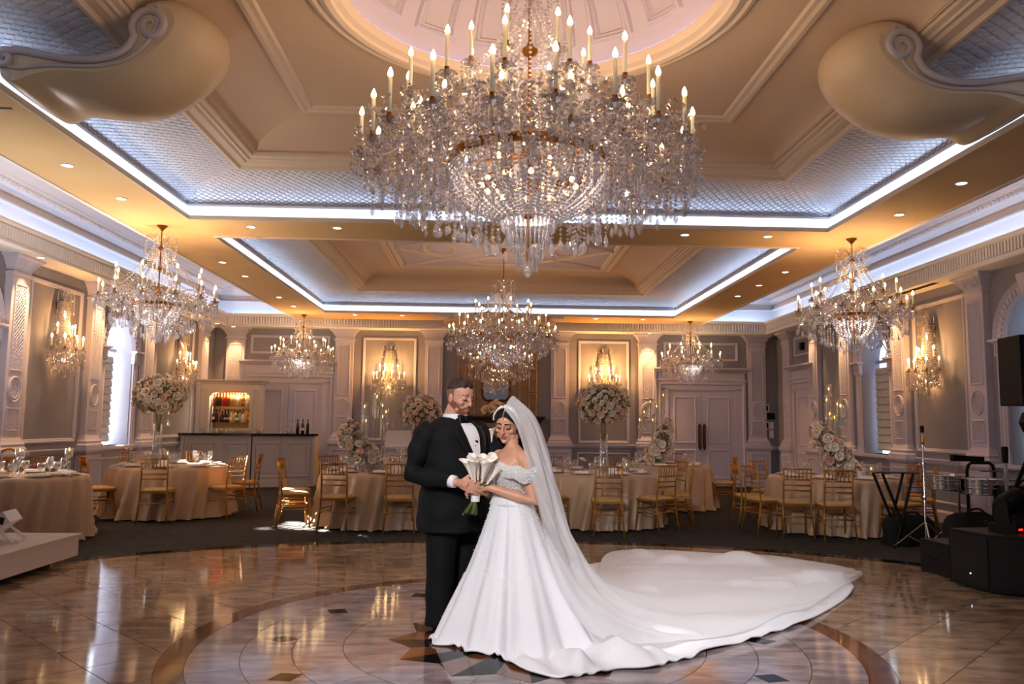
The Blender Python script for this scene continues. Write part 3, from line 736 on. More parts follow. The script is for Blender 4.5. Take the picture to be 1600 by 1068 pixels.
# ---- round soffit over the fireplace bay with a flat white plate
mb = MB(); mb.lathe([(1.2,3.60),(1.25,3.61),(1.25,3.66),(1.2,3.67),(1.1,3.7),(1.1,3.78)], 48, (X0,17.72,0), True, 1, .62)
mb.build('trim_65', MT['tray'], None, auto=True)['kind'] = 'structure'
mb = MB(); mb.box(X0-1.42, X0+1.42, 17.55, 18.0, ZC-.05, ZC-.002); tag(mb.build('projector_screen', MT['white']), 'long white housing of a roll-up projector screen under the far end of the ceiling', 'screen')

# ---- floor: carpet, dance floor stones, inlaid rings and star
fl = struct('floor')
mb = MB(); mb.add([(XL-.3,-3,-.012),(XR+.3,-3,-.012),(XR+.3,YB+.3,-.012),(XL-.3,YB+.3,-.012)], [(0,1,2,3)])
mb.build('carpet', MT['carpet'], fl)
FA, FB, FN = 5.35, 4.30, 2.25   # super-ellipse of the dance floor
def fl_out(a, k=0):
    c, s = cos(a), sin(a); r = (abs(c/(FA+k))**FN+abs(s/(FB+k))**FN)**(-1/FN); return (CC[0]+r*c, CC[1]+r*s)
OUT = [fl_out(2*pi*k/96) for k in range(96)]
NB = 48
for k in range(NB):
    a, b = 2*pi*k/NB, 2*pi*(k+1)/NB; m = MB()
    e = .0006
    P4 = [fl_out(a+e), fl_out((a+b)/2), fl_out(b-e), fl_out(b-e,.2), fl_out((a+b)/2,.2), fl_out(a+e,.2)]
    if max(p[1] for p in P4) > 2.0: m.prism(P4, -.02, -.0002); m.build('border_stone', MT['black'], fl)
mb = MB(); mb.prism(OUT, -.02, -.004); mb.build('grout_bed', MT['grout'], fl)
def clip(poly, hp):
    out = []
    for i in range(len(poly)):
        p, q = poly[i], poly[(i+1) % len(poly)]; dp, dq = hp(p), hp(q)
        if dp >= 0: out.append(p)
        if (dp >= 0) != (dq >= 0):
            t = dp/(dp-dq); out.append((p[0]+(q[0]-p[0])*t, p[1]+(q[1]-p[1])*t))
    return out
TS = .445; g = .0028
for i in range(-14, 14):
    for j in range(-14, 14):
        a0, a1, b0, b1 = i*TS+g, (i+1)*TS-g, j*TS+g, (j+1)*TS-g
        sq_ = [(a0,b0),(a1,b0),(a1,b1),(a0,b1)]
        k = sqrt(.5); poly = [(CC[0]+(-a+b)*k, CC[1]+(a+b)*k) for a, b in sq_]
        if poly[0][1] > 0: pass
        if all(hypot(x-CC[0], y-CC[1]) < 2.06 for x, y in poly): continue
        if max(p[1] for p in poly) < 3.4: continue
        ins = all((abs((x-CC[0])/FA)**FN+abs((y-CC[1])/FB)**FN) < 1 for x, y in poly)
        if not ins:
            for q in range(96):
                A, B = OUT[q], OUT[(q+1) % 96]
                poly = clip(poly, lambda p: (B[0]-A[0])*(p[1]-A[1])-(B[1]-A[1])*(p[0]-A[0]))
                if len(poly) < 3: break
            if len(poly) < 3: continue
        ar = abs(sum(poly[q][0]*poly[(q+1)%len(poly)][1]-poly[(q+1)%len(poly)][0]*poly[q][1] for q in range(len(poly))))/2
        if ar < .004: continue
        cx = sum(p[0] for p in poly)/len(poly); cy = sum(p[1] for p in poly)/len(poly)
        m = MB(); m.prism([(p[0]-cx, p[1]-cy) for p in poly], -.012, 0); o = m.build('tile', MT['tile'], fl); o.location = (cx, cy, 0)
def ring(r0, r1, n, mat, name, z=.0012, ph=0, sub=6):
    for k in range(n):
        a, b = 2*pi*k/n+ph, 2*pi*(k+1)/n+ph
        if CC[1]+r1*max(sin(a), sin(b)) < 3.6: continue
        e = .0018/r1; m = MB()
        P = [(r0*cos(a+e+(b-a-2*e)*t/sub), r0*sin(a+e+(b-a-2*e)*t/sub)) for t in range(sub+1)]+[(r1*cos(a+e+(b-a-2*e)*t/sub), r1*sin(a+e+(b-a-2*e)*t/sub)) for t in range(sub, -1, -1)]
        cx = (r0+r1)/2*cos((a+b)/2); cy = (r0+r1)/2*sin((a+b)/2)
        m.prism([(x-cx, y-cy) for x, y in P], -.012, z); o = m.build(name, mat, fl); o.location = (CC[0]+cx, CC[1]+cy, 0)
mb = MB(); mb.lathe([(2.22,-.004),(2.22,.0002)], 96, (CC[0],CC[1],0)); mb.build('grout_disc', MT['black'], fl)
ring(2.062, 2.215, 24, MT['brown'], 'ring_stone')
ring(1.762, 2.057, 40, MT['tile2'], 'inlay_stone', ph=.05); ring(1.463, 1.757, 34, MT['tile2'], 'inlay_stone', ph=.1)
ring(1.158, 1.458, 28, MT['tile2'], 'inlay_stone', ph=.02); ring(.68, 1.153, 22, MT['tile2'], 'inlay_stone', ph=.07)
for k in range(12):
    a = pi/6*k; m = MB(); r = 1.56
    m.prism([(.1,0),(0,.085),(-.1,0),(0,-.085)], -.01, .0022); o = m.build('diamond_inlay', MT['black'], fl); o.location = (CC[0]+r*cos(a), CC[1]+r*sin(a), 0); o.rotation_euler = (0,0,a)
for k in range(12):
    a = pi/6*k
    for s, mat in ((1, 'black'), (-1, 'brown')):
        v = pi/12*s; m = MB()
        P = [(0,0),(.88*cos(a),.88*sin(a)),(.74*cos(a+v),.74*sin(a+v))]
        if s < 0: P = [P[0], P[2], P[1]]
        m.prism(P, -.01, .0024); o = m.build('star_point', MT[mat], fl); o.location = (CC[0], CC[1], 0)

# ---- recessed downlights
ring_me = None
DL = [(-3.99,7.51),(-3.99,8.64),(-2.93,9.81),(-1.87,9.78),(-4.02,12.1),(-4.02,13.25),(-4.03,15.47),(-4.03,16.66),(-2.95,17.82),(-1.9,17.82),
      (4.58,7.46),(4.58,8.64),(3.5,9.78),(2.45,9.78),(4.57,12.05),(4.57,13.25),(4.57,14.4),(2.43,17.82),(3.5,17.85),(-4.0,5.2),(4.58,5.2)]
def downlight(x, y, z, nm, lab, grp):
    global ring_me
    t = thing('downlight', lab, 'light', (x, y, z), 0, grp)
    if ring_me is None:
        m = MB(); m.lathe([(.062,.0),(.062,-.006),(.05,-.006),(.044,.02)], 20, cap=False); a = m.mesh('trim_ring')
        m = MB(); m.lathe([(.047,.006),(.047,.007)], 20); ring_me = (a, m.mesh('lens'))
    add_obj('trim_ring', ring_me[0], MT['white'], t); l = add_obj('lens', ring_me[1], MT['spot'], t); l.location = (0,0,-.010)
    return t
DLN = ['left strip, second from camera','left strip, third from camera','band between coffers, outer left','band between coffers, inner left','left strip beside second coffer, nearest','left strip beside second coffer, second','left strip beside second coffer, third','left strip beside second coffer, farthest','far end band, outer left','far end band, inner left',
 'right strip, second from camera','right strip, third from camera','band between coffers, outer right','band between coffers, inner right','right strip beside second coffer, nearest','right strip beside second coffer, second','right strip beside second coffer, farthest','far end band, inner right','far end band, outer right','left strip, nearest above the scroll','right strip, nearest above the scroll']
for i, (x, y) in enumerate(DL): downlight(x, y, ZC, '', 'round ceiling downlight: '+DLN[i], 'recessed downlights in the flat ceiling')
# cornice spots washing the pilasters
PWN = ['left wall pilaster nearest the camera','left pilaster just before the bright window','left pilaster just beyond the bright window','left wall pilaster in the far corner','back wall pilaster above the bar cabinet','back wall pilaster left of the double doors','right pilaster nearest the wall sconce','right pilaster beyond the arched window','right pilaster beside the side door']
for (x, y, p) in ((XL+.32,10.92,26),(XL+.32,13.12,24),(XL+.32,15.16,20),(XL+.32,18.12,16),(X0-6.15,YB-.33,20),(X0+3.55,YB-.33,26),(XR-.32,13.14,18),(XR-.32,15.17,18),(XR-.32,16.62,10)):
    tg = (x+(-.22 if x < -6 else .22 if x > 6 and y < 18.5 else 0), y+(.2 if y > 18.5 else 0), 2.0)
    downlight(x, y, 3.569, '', 'small downlight under the cornice lighting the '+PWN.pop(0), 'downlights under the cornice')
    lamp('pilaster_wash', 'SPOT', (x, y, 3.545), p*11, (1,.52,.18), .03, tg, 62, .9, gloss=False)
# air slots
for x0, x1, y0, y1, w in ((-4.42,-3.7,5.6,6.75,'left'),):
    t = thing('air_vent', 'thin black air slots in the flat ceiling at the upper left', 'vent', (x0, y0, ZC))
    for q in range(2): m = MB(); m.box(0, x1-x0, q*.5, q*.5+.03, -.004, .004); m.build('slot', MT['black_p'], t)
m = MB(); m.box(XR-.32, XR-.23, 11.6, 14.6, 3.564, 3.572); tag(m.build('air_slot', MT['black_p']), 'long black air slot under the right cornice above the crystal sconce', 'vent')
# ------------------------------------------------------------------ crystal chandeliers and sconces
def beads(mb, pts, sp, r):
    acc = 0; last = Vector(pts[0])
    for p in pts[1:]:
        p = Vector(p); d = (p-last).length
        if d < 1e-6: continue
        while acc <= d:
            mb.octa(tuple(last.lerp(p, acc/d)), r*random.uniform(.8,1.15)); acc += sp
        acc -= d; last = p
def swag(a, b, sag, n=10):
    a, b = Vector(a), Vector(b)
    return [a.lerp(b, k/n)+Vector((0,0,-sag*4*(k/n)*(1-k/n))) for k in range(n+1)]
def almond(mb, c, w, h, n=6, rot=0):
    x, y, z = c
    prof = [(0,0),(w*.35,-h*.25),(w*.5,-h*.6),(w*.3,-h*.88),(0,-h)]
    vs_ = [(x,y,z)]; fs_ = []
    for r, dz in prof[1:-1]:
        for k in range(n):
            a = 2*pi*k/n+rot; vs_.append((x+r*cos(a), y+r*sin(a)*.6, z+dz))
    vs_.append((x,y,z-h)); L = len(vs_)-1
    for k in range(n):
        k2 = (k+1) % n; fs_.append((0,1+k,1+k2)); fs_.append((L,1+2*n+k2,1+2*n+k))
        for q in range(2): fs_.append((1+q*n+k,1+(q+1)*n+k,1+(q+1)*n+k2,1+q*n+k2))
    mb.add(vs_, fs_)
def bulb_mesh(s=1):
    m = MB(); m.lathe([(.009*s,0),(.015*s,.012*s),(.0165*s,.024*s),(.012*s,.042*s),(.006*s,.055*s),(.0,.066*s)], 8); return m.mesh('bulb', True)
def candle_meshes(ch, s=1):
    m = MB(); m.lathe([(.0125*s,0),(.0125*s,ch)], 8); a = m.mesh('candle', True)
    m = MB(); m.lathe([(.02*s,-.03*s),(.022*s,0),(.016*s,.012*s),(.016*s,.03*s)], 8); b = m.mesh('socket')
    m = MB(); m.lathe([(.012*s,-.05*s),(.05*s,-.03*s),(.066*s,-.012*s),(.05*s,-.022*s),(.01*s,-.02*s)], 12, cap=False)
    return a, b, m.mesh('drip_pan')
def chandelier(name, label, x, y, zb, S, group=None):
    rnd = random.Random(S.get('seed', 3)); s = S['s']
    root = thing(name, label, 'chandelier', (x, y, zb), 0, group)
    Z = lambda z: z-S['zb']
    stem = MB(); stem.lathe([(.012*s,Z(S['bot']+.12)),(.012*s,Z(S['top'])-.05)], 8)
    for zz in S['knops']: stem.lathe([(.01*s,-.05*s),(.05*s,-.03*s),(.06*s,0),(.03*s,.03*s),(.012*s,.07*s)], 12, (0,0,Z(zz)))
    stem.build('stem', MT['gold'], root)
    cn = MB(); cn.lathe([(.0,-.11*s),(.03*s,-.1*s),(.05*s,-.06*s),(.1*s,-.02*s),(.105*s,0)], 16, (0,0,Z(S['top']))); cn.build('canopy', MT['gold'], root)
    R, zb_ = S['band']
    bd = MB(); bd.lathe([(R,-.025*s),(R+.008,-.02*s),(R+.012,.035*s),(R+.004,.04*s),(R-.006,.04*s),(R-.006,-.025*s)], 40, (0,0,Z(zb_)), False)
    for k in range(8):
        a = pi/4*k; bd.tube([(0,0,Z(zb_+.05*s)),(R*cos(a),R*sin(a),Z(zb_))], .008*s, 4)
    bd.build('gilt_band', MT['gold'], root)
    bm = bulb_mesh(S.get('bs', s)); bead = MB(); br = S['bead']; sp = br*2.5
    pend = []   # (pos, w, h)
    cups = []
    for (r, zt, n, ch, ph) in S['tiers']:
        cm = candle_meshes(ch, S.get('cs', s)); zc = zt-ch-.066*S.get('bs', s)
        tier = []
        for k in range(n):
            a = 2*pi*(k+ph)/n; jr = r*rnd.uniform(.97,1.03); c = Vector((jr*cos(a), jr*sin(a), Z(zc)+rnd.uniform(-.012,.012)*s))
            rt = min(R, r*.6)
            am = MB(); u = Vector((cos(a), sin(a), 0))
            r0 = u*rt*.7+Vector((0,0,Z(zb_)+.02*s))
            P = [r0, r0+u*(jr-rt)*.25+Vector((0,0,.36*s)), u*(rt+(jr-rt)*.62)+Vector((0,0,c.z+.05*s)), u*(jr*.93)+Vector((0,0,c.z-.26*s)), u*jr*1.02+Vector((0,0,c.z-.16*s)), c+Vector((0,0,-.03*s))]
            am.tube(bez(P, 14), [.016*s*(1-.35*q/14) for q in range(15)], 6); am.build('arm', MT['arm'], root, smooth=False)
            o = add_obj('drip_pan', cm[2], MT['arm'], root); o.location = c
            o = add_obj('socket', cm[1], MT['gold'], root); o.location = c
            o = add_obj('candle', cm[0], MT['sleeve'], root); o.location = c
            b = add_obj('bulb', bm, MT['bulb'], o); b.location = (0,0,ch)
            tier.append(c)
            nd = 6
            for q in range(nd):   # drops round each drip pan
                aa = 2*pi*q/nd; p = c+Vector((.062*s*cos(aa), .062*s*sin(aa), -.014*s)); L = rnd.uniform(.05,.14)*s
                beads(bead, [p, p-Vector((0,0,L))], sp, br*.8); pend.append((p-Vector((0,0,L)), br*2.4, br*5.2))
        cups.append(tier)
        for k in range(n):   # garlands between neighbours and up to the stem
            a, b = tier[k], tier[(k+1) % n]
            beads(bead, swag(a-Vector((0,0,.02*s)), b-Vector((0,0,.02*s)), .1*s), sp, br)
            if k % 2 == 0:
                t0 = Vector((a.x*.16, a.y*.16, Z(zt)+S.get('up', .35)*s)); beads(bead, swag(t0, a, .12*s), sp*1.1, br)
    # bowl of bead strands
    zl, rl = S['bowl']
    bowl = MB()
    for k in range(S['nstr']):
        a = 2*pi*(k+rnd.uniform(-.2,.2))/S['nstr']; pts = []
        for q in range(11):
            t = q/10; rr = (R+(rl-R)*t**2.3)*(1 if k % 3 else .9); zz = zb_+(zl-zb_)*(t**.85)+.03*s*sin(k*2.4)*(1-t)
            pts.append((rr*cos(a), rr*sin(a), Z(zz)))
        pts[0] = tuple(Vector(pts[0]).lerp(Vector(pts[1]), rnd.random()*.5)); beads(bowl, pts, sp*.95, br*1.22)
    bowl.build('bowl_strands', MT['crystalb'], root, kind='stuff')
    # bottom cone of prism rings
    z = zl; rr = rl; pz = MB(); nr = S.get('nring', 4)
    for q in range(nr):
        n = max(6, int(rr*2*pi/(br*2.6))); z2 = zl+(S['bot']+.05*s-zl)*(q+1)/nr
        for k in range(n):
            a = 2*pi*k/n; h = (z-z2)*1.25; cx, cy = rr*cos(a), rr*sin(a)
            w = br*.8; pz.add([(cx-w,cy,Z(z)),(cx,cy-w,Z(z)),(cx+w,cy,Z(z)),(cx,cy+w,Z(z)),(cx*.96,cy*.96,Z(z)-h)], [(0,1,4),(1,2,4),(2,3,4),(3,0,4),(3,2,1,0)])
        z = z2; rr *= .78
    pz.lathe([(0,-.04*s),(.02*s,-.03*s),(.03*s,0),(.02*s,.03*s),(0,.04*s)], 8, (0,0,Z(S['bot']+.04*s)))
    pz.build('prism_basket', MT['crystal'], root, kind='stuff')
    # hanging curtain of strands under the arms
    for _ in range(S['ncurt']):
        a = rnd.uniform(0, 2*pi); r = S['cr0']+(S['cr1']-S['cr0'])*rnd.random()**.8
        f = (r-S['cr0'])/(S['cr1']-S['cr0']); zt = zb_+.05*s+f*.03*s+rnd.uniform(-.06,.16)*s; zlo = S['lo0']+(S['lo1']-S['lo0'])*f+rnd.uniform(-.03,.05)*s
        L = min(zt-zlo, rnd.uniform(.12,.34)*s); zt = zlo+L if rnd.random() < .55 else zt
        p = Vector((r*cos(a), r*sin(a), Z(zt))); q = p-Vector((0,0,L))
        beads(bead, [p, q], sp, br); pend.append((q, br*rnd.uniform(2.4,3.8), br*rnd.uniform(5,8.5)))
    for _ in range(S['nfill']):   # rosettes and loose drops among the arms
        a = rnd.uniform(0, 2*pi); r = S['cr1']*rnd.uniform(.35,1.04); zz = zb_+rnd.uniform(-.1,.3)*s*(1.25-r/S['cr1']*.7)
        p = Vector((r*cos(a), r*sin(a), Z(zz))); bead.octa(tuple(p), br*rnd.uniform(.8,1.7), br*rnd.uniform(1,2.2))
    # crown: little fountain of curled arms with beads
    cz = S['crown']
    if cz:
        zc, rc = cz; ca = MB()
        for k in range(8):
            a = pi/4*k; u = Vector((cos(a), sin(a), 0))
            pts = bez([Vector((0,0,Z(zc)-.02)), u*rc*.3+Vector((0,0,Z(zc)+rc*1.1)), u*rc*1.2+Vector((0,0,Z(zc)+rc*1.2)), u*rc*1.15+Vector((0,0,Z(zc)+rc*.1)), u*rc*.75+Vector((0,0,Z(zc)+rc*.25))], 14)
            ca.tube(pts, .008*s, 5)
            tip = pts[9]; L = rc*rnd.uniform(.7,1.1); beads(bead, [tip, tip-Vector((0,0,L))], sp, br); pend.append((tip-Vector((0,0,L)), br*2.4, br*5))
            p2 = u*rc*.8+Vector((0,0,Z(zc)-.25*s)); beads(bead, swag(u*.03+Vector((0,0,Z(zc)-.02)), p2, .03), sp, br)
            t0 = cups[-1][int(k*len(cups[-1])/8)]
            beads(bead, swag(u*rc*.7+Vector((0,0,Z(zc)-.1*s)), t0, .1*s, 14), sp, br)
            beads(bead, [u*rc*.55+Vector((0,0,Z(zc)-.05)), u*rc*.35+Vector((0,0,Z(zc)-.75*s))], sp, br)
        ca.build('crown', MT['arm'], root)
    bead.build('bead_strands', MT['crystal'], root, kind='stuff')
    # lamps within the bowl
    ib = MB()
    for k in range(S['nin']):
        a = 2*pi*k/S['nin']; ib.sphere((R*.6*cos(a), R*.6*sin(a), Z(zb_)-.15*s), .019*s, 8, 6)
    ib.build('bowl_lamps', MT['bowlbulb'], root, kind='stuff')
    pend.sort(key=lambda p: p[0].y)
    npart = S.get('parts', 0); shared = None; rest = MB()
    if npart:
        m = MB(); almond(m, (0,0,0), 1, 1); shared = m.mesh('pendant')
    for i, (p, w, h) in enumerate(pend):
        if i < npart:
            o = add_obj('pendant', shared, MT['crystal'], root); o.location = p; o.scale = (w, w, h); o.rotation_euler = (0,0,rnd.uniform(0,3))
        else: almond(rest, tuple(p), w, h, 6, rnd.uniform(0,3))
    if rest.v: rest.build('small_pendants', MT['crystal'], root, kind='stuff')
    return root
BIG = dict(s=1.0, zb=2.40, bot=2.40, top=5.44, knops=(4.03,3.3,3.62,2.86), band=(.55,3.20), bowl=(2.80,.19), nstr=100, tiers=[(1.13,3.545,20,.25,.25),(.80,3.55,12,.25,.5),(.87,3.85,14,.24,0),(.44,4.14,8,.22,.5)],
    bead=.013, ncurt=340, cr0=.36, cr1=1.17, lo0=2.68, lo1=3.00, nfill=2200, crown=(4.35,.2), nin=12, parts=300, cs=1.0, nring=5, up=.3)
SMALL = dict(s=.62, zb=2.31, bot=2.31, top=3.78, knops=(3.5,3.25,2.95,2.6), band=(.26,2.79), bowl=(2.53,.12), nstr=40, tiers=[(.66,3.06,12,.14,.25),(.50,3.25,8,.16,.0)],
    bead=.0125, ncurt=120, cr0=.2, cr1=.68, lo0=2.42, lo1=2.66, nfill=420, crown=(3.50,.19), nin=6, cs=.85, bs=.85, nring=4, up=.5, seed=5)
MID = dict(s=.85, zb=2.25, bot=2.25, top=4.46, knops=(3.62,3.3,3.05,2.7), band=(.34,2.86), bowl=(2.5,.16), nstr=48, tiers=[(.92,3.10,18,.17,.25),(.74,3.34,12,.2,.0),(.5,3.55,8,.2,.3)],
    bead=.014, ncurt=210, cr0=.28, cr1=.95, lo0=2.5, lo1=2.72, nfill=900, crown=(3.75,.2), nin=8, cs=.85, bs=.85, nring=4, up=.2, seed=9)
GLOW = (1, .62, .28)
def upglow(x, y, z, p, r, col): lamp('chandelier_glow', 'SPOT', (x, y, z), p, col, r, (x, y, z+1), 168, .35, gloss=False)
def glow(x, y, z, p, r=.12, col=GLOW): lamp('chandelier_glow', 'POINT', (x, y, z), p, col, r, gloss=False)
big = chandelier('chandelier', 'huge crystal chandelier with tiers of lit candles under the dome, nearest of all', CC[0], CC[1]+.04, 2.40, BIG)
mid = chandelier('chandelier', 'large crystal chandelier hanging under the second coffer in the middle of the room', X0, 13.9, 2.25, MID)
sm = chandelier('chandelier', 'small crystal chandelier hanging at the left in front of the arched window', -4.03, 9.85, 2.31, SMALL)
dup(sm, (4.58, 9.82, 2.31), .3, 'small crystal chandelier hanging at the right beside the wall sconce with the panel')
dup(sm, (-4.10, 17.95, 2.31), .5, 'small crystal chandelier above the right half of the bar at the back')
dup(sm, (4.61, 18.0, 2.31), .9, 'small crystal chandelier in front of the double doors at the back right')
dup(sm, (X0+.02, 17.1, 2.14), .7, 'small crystal chandelier at the back centre before the gilt mirror, mostly hidden')
upglow(CC[0], CC[1], 3.70, 66, .4, (1,.64,.34)); glow(CC[0], CC[1], 3.06, 60, .25, (1,.88,.84)); glow(CC[0], CC[1], 3.5, 22, .4, (1,.68,.4))
upglow(X0, 13.9, 3.4, 30, .25, (1,.62,.42)); glow(X0, 13.9, 2.68, 18, .12, (1,.88,.84))
for (a, b, p) in ((-4.03,9.85,40),(4.58,9.82,44),(-4.1,17.7,26),(4.61,17.75,20)):
    upglow(a, b, 3.20, p*1.5, .16, (1,.52,.2)); glow(a, b, 3.05, p*.3, .16, (1,.66,.34)); glow(a, b, 2.70, p*.5, .1, (1,.92,.92))

# ---- wall sconces: half chandeliers with a bead fall above
def sconce_proto():
    rnd = random.Random(21)
    root = thing('wall_sconce', 'x', 'wall lamp', (0,0,0), 0)
    m = MB(); m.loft([[(a,0,z),(-a,0,z),(-a,.02,z),(a,.02,z)] for a, z in ((.02,-.2),(.05,-.15),(.04,-.05),(.06,0),(.025,.1),(.025,.5),(.06,.6),(.02,.64))]); m.build('backplate', MT['gold'], root)
    bead = MB(); pend = []; cm = candle_meshes(.13, .75); bm = bulb_mesh(.8)
    for (r, z, n) in ((.33,.0,6),(.2,.16,4)):
        for k in range(n):
            a = pi*(k+.5)/n; c = Vector((r*cos(a), .05+r*.85*sin(a), z))
            am = MB(); am.tube(bez([Vector((0,.03,z-.1)), Vector((c.x*.4,c.y*.4,z+.1)), Vector((c.x*.8,c.y*.8,z-.2)), c-Vector((0,0,.02))], 10), .008, 5); am.build('arm', MT['arm'], root)
            for nm, me, mt in (('drip_pan',cm[2],'arm'),('socket',cm[1],'gold')):
                o = add_obj(nm, me, MT[mt], root); o.location = c
            o = add_obj('candle', cm[0], MT['sleeve'], root); o.location = c; b = add_obj('bulb', bm, MT['bulb'], o); b.location = (0,0,.13)
            for q in range(4):
                p = c+Vector((.045*cos(q*1.57), .045*sin(q*1.57), -.02)); L = rnd.uniform(.04,.1); beads(bead, [p, p-Vector((0,0,L))], .026, .009); pend.append((p-Vector((0,0,L)), .024, .05))
    for k in range(64):   # bead fall from the crown to the arms
        a = pi*(k+.5)/64; q = 1 if k % 2 else .6; beads(bead, swag((.09*cos(a),.05+.07*sin(a)*q,.62), (.19*cos(a),.05+.14*sin(a)*q,.0), -.02), .024, .0105)
    for k in range(190):
        a = rnd.uniform(0,pi); r = .05+.33*rnd.random()**.7; zt = rnd.uniform(-.12,.04); L = rnd.uniform(.05,.3)*(1.1-r*1.8); p = Vector((r*cos(a), .05+r*.8*sin(a), zt)); beads(bead, [p, p-Vector((0,0,L))], .026, .0105); pend.append((p-Vector((0,0,L)), .028, .06))
    ca = MB()
    for k in range(6):
        a = pi*(k+.5)/6; u = Vector((cos(a), sin(a)*.8, 0)); pts = bez([Vector((0,.05,.58)), u*.05+Vector((0,.05,.85)), u*.24+Vector((0,.05,.82)), u*.2+Vector((0,.05,.58)), u*.12+Vector((0,.05,.66))], 12)
        ca.tube(pts, .007, 5); beads(bead, [pts[8], pts[8]-Vector((0,0,.18))], .026, .0095); pend.append((pts[8]-Vector((0,0,.18)), .024, .055))
    ca.build('crown', MT['arm'], root)
    bead.build('bead_strands', MT['crystal'], root, kind='stuff')
    pm = MB()
    for p, w, h in pend: almond(pm, tuple(p), w, h, 6, rnd.random()*3)
    pm.build('small_pendants', MT['crystal'], root, kind='stuff')
    il = MB(); il.sphere((0,.12,-.14), .022, 8, 6); il.build('bowl_lamp', MT['bulb'], root)
    return root
sc0 = sconce_proto()
SCON = [((XL,12.04,2.42),-pi/2,'crystal wall sconce on the left wall panel nearest the camera',1.0),
        ((XL,16.75,2.42),-pi/2,'crystal wall sconce on the far left wall panel behind the tall rose centrepiece',1.0),
        ((X0-2.56,YB,2.38),pi,'crystal wall sconce on the back wall panel left of the fireplace',1.0),
        ((X0+2.51,YB,2.38),pi,'crystal wall sconce on the back wall right of the fireplace, behind a flower ball',1.0),
        ((XR,12.2,2.30),pi/2,'crystal wall sconce on the right wall panel behind the drum stand',1.0)]
for i, (l, rz, lab, sc) in enumerate(SCON):
    if i == 0: sc0.location = l; sc0.rotation_euler = (0,0,rz); sc0['label'] = lab; sc0.scale = (1.12,)*3
    else: dup(sc0, l, rz, lab, scale=1.12)
    d = Vector((sin(-rz)*-1 if False else -sin(rz), cos(rz), 0))
    lamp('sconce_glow', 'POINT', Vector(l)+d*.38+Vector((0,0,.3)), (44, 38, 80, 110, 50)[i], (1,.44,.11), .06, gloss=False)
    lamp('sconce_glow', 'POINT', Vector(l)+d*.13+Vector((0,0,-.14)), 12, (1,.46,.12), .05, gloss=False)
# ------------------------------------------------------------------ banquet tables and chairs
def cloth_mesh(Rt, Hh, seed, Rb=None):
    rnd = random.Random(seed); Rb = Rb or Rt+.07; mb = MB(); nU, n1, n2 = 180, 4, 14
    ph = [rnd.uniform(0,6.28) for _ in range(4)]
    def fold(a): q = sin(13*a+ph[0]+1.2*sin(3*a+ph[1])); return .95*(1-2*abs(q)**.8)+.5*sin(19*a+ph[1]+sin(a*3+ph[2]))+.3*sin(7*a+ph[3])
    def fn(u, v):
        a = 2*pi*u; k = v*(n1+n2)
        if k <= n1: r = Rt*k/n1; return (r*cos(a), r*sin(a), Hh+.004)
        t = (k-n1)/n2; f = fold(a+.15*t); amp = .062*t**.7
        r = Rt+.018*min(1, t*6)+(Rb-Rt)*t+amp*f; z = Hh*(1-t)+.006
        if t > .85: r += .02*(t-.85)*6*(f+.6)
        return (r*cos(a), r*sin(a), max(z, .008))
    mb.grid(fn, nU, n1+n2, True); return mb.mesh('tablecloth', True)
TH = .715
TABLES = [  # x, y, radius, label bits
    ('T1', -5.48, 9.88, .68, 'at the left edge behind the white platform'),
    ('T2', -4.72, 12.38, .84, 'before the bar with the tall rose ball'),
    ('T3', -1.45, 11.55, .86, 'behind the groom with the cascading roses'),
    ('T4', 1.62, 11.75, .87, 'behind the bride with the flower ball'),
    ('T5', 4.92, 11.3, .88, 'at the right beside the drums'),
    ('T6', 3.15, 14.2, .80, 'farther back before the double doors'),
    ('T7', -1.2, 15.6, .80, 'far back near the fireplace')]
TP = {}
for k, (nm, x, y, r, lab) in enumerate(TABLES):
    TP[nm] = (x, y, r)
    t = thing('banquet_table', 'round table under its cloth '+lab, 'table', (x, y, 0))
    m = MB(); m.lathe([(r-.02,TH-.03),(r-.02,TH)], 40); m.build('tabletop', MT['oak'], t)
    m = MB(); m.lathe([(.3,.0),(.28,.03),(.05,.06),(.05,TH-.03)], 20); m.build('pedestal', MT['black_p'], t)
    o = add_obj('tablecloth', cloth_mesh(r, TH, 10+k), MT['cloth']); o.location = (x, y, 0)
    tag(o, 'beige satin floor-length tablecloth '+lab, 'tablecloth')

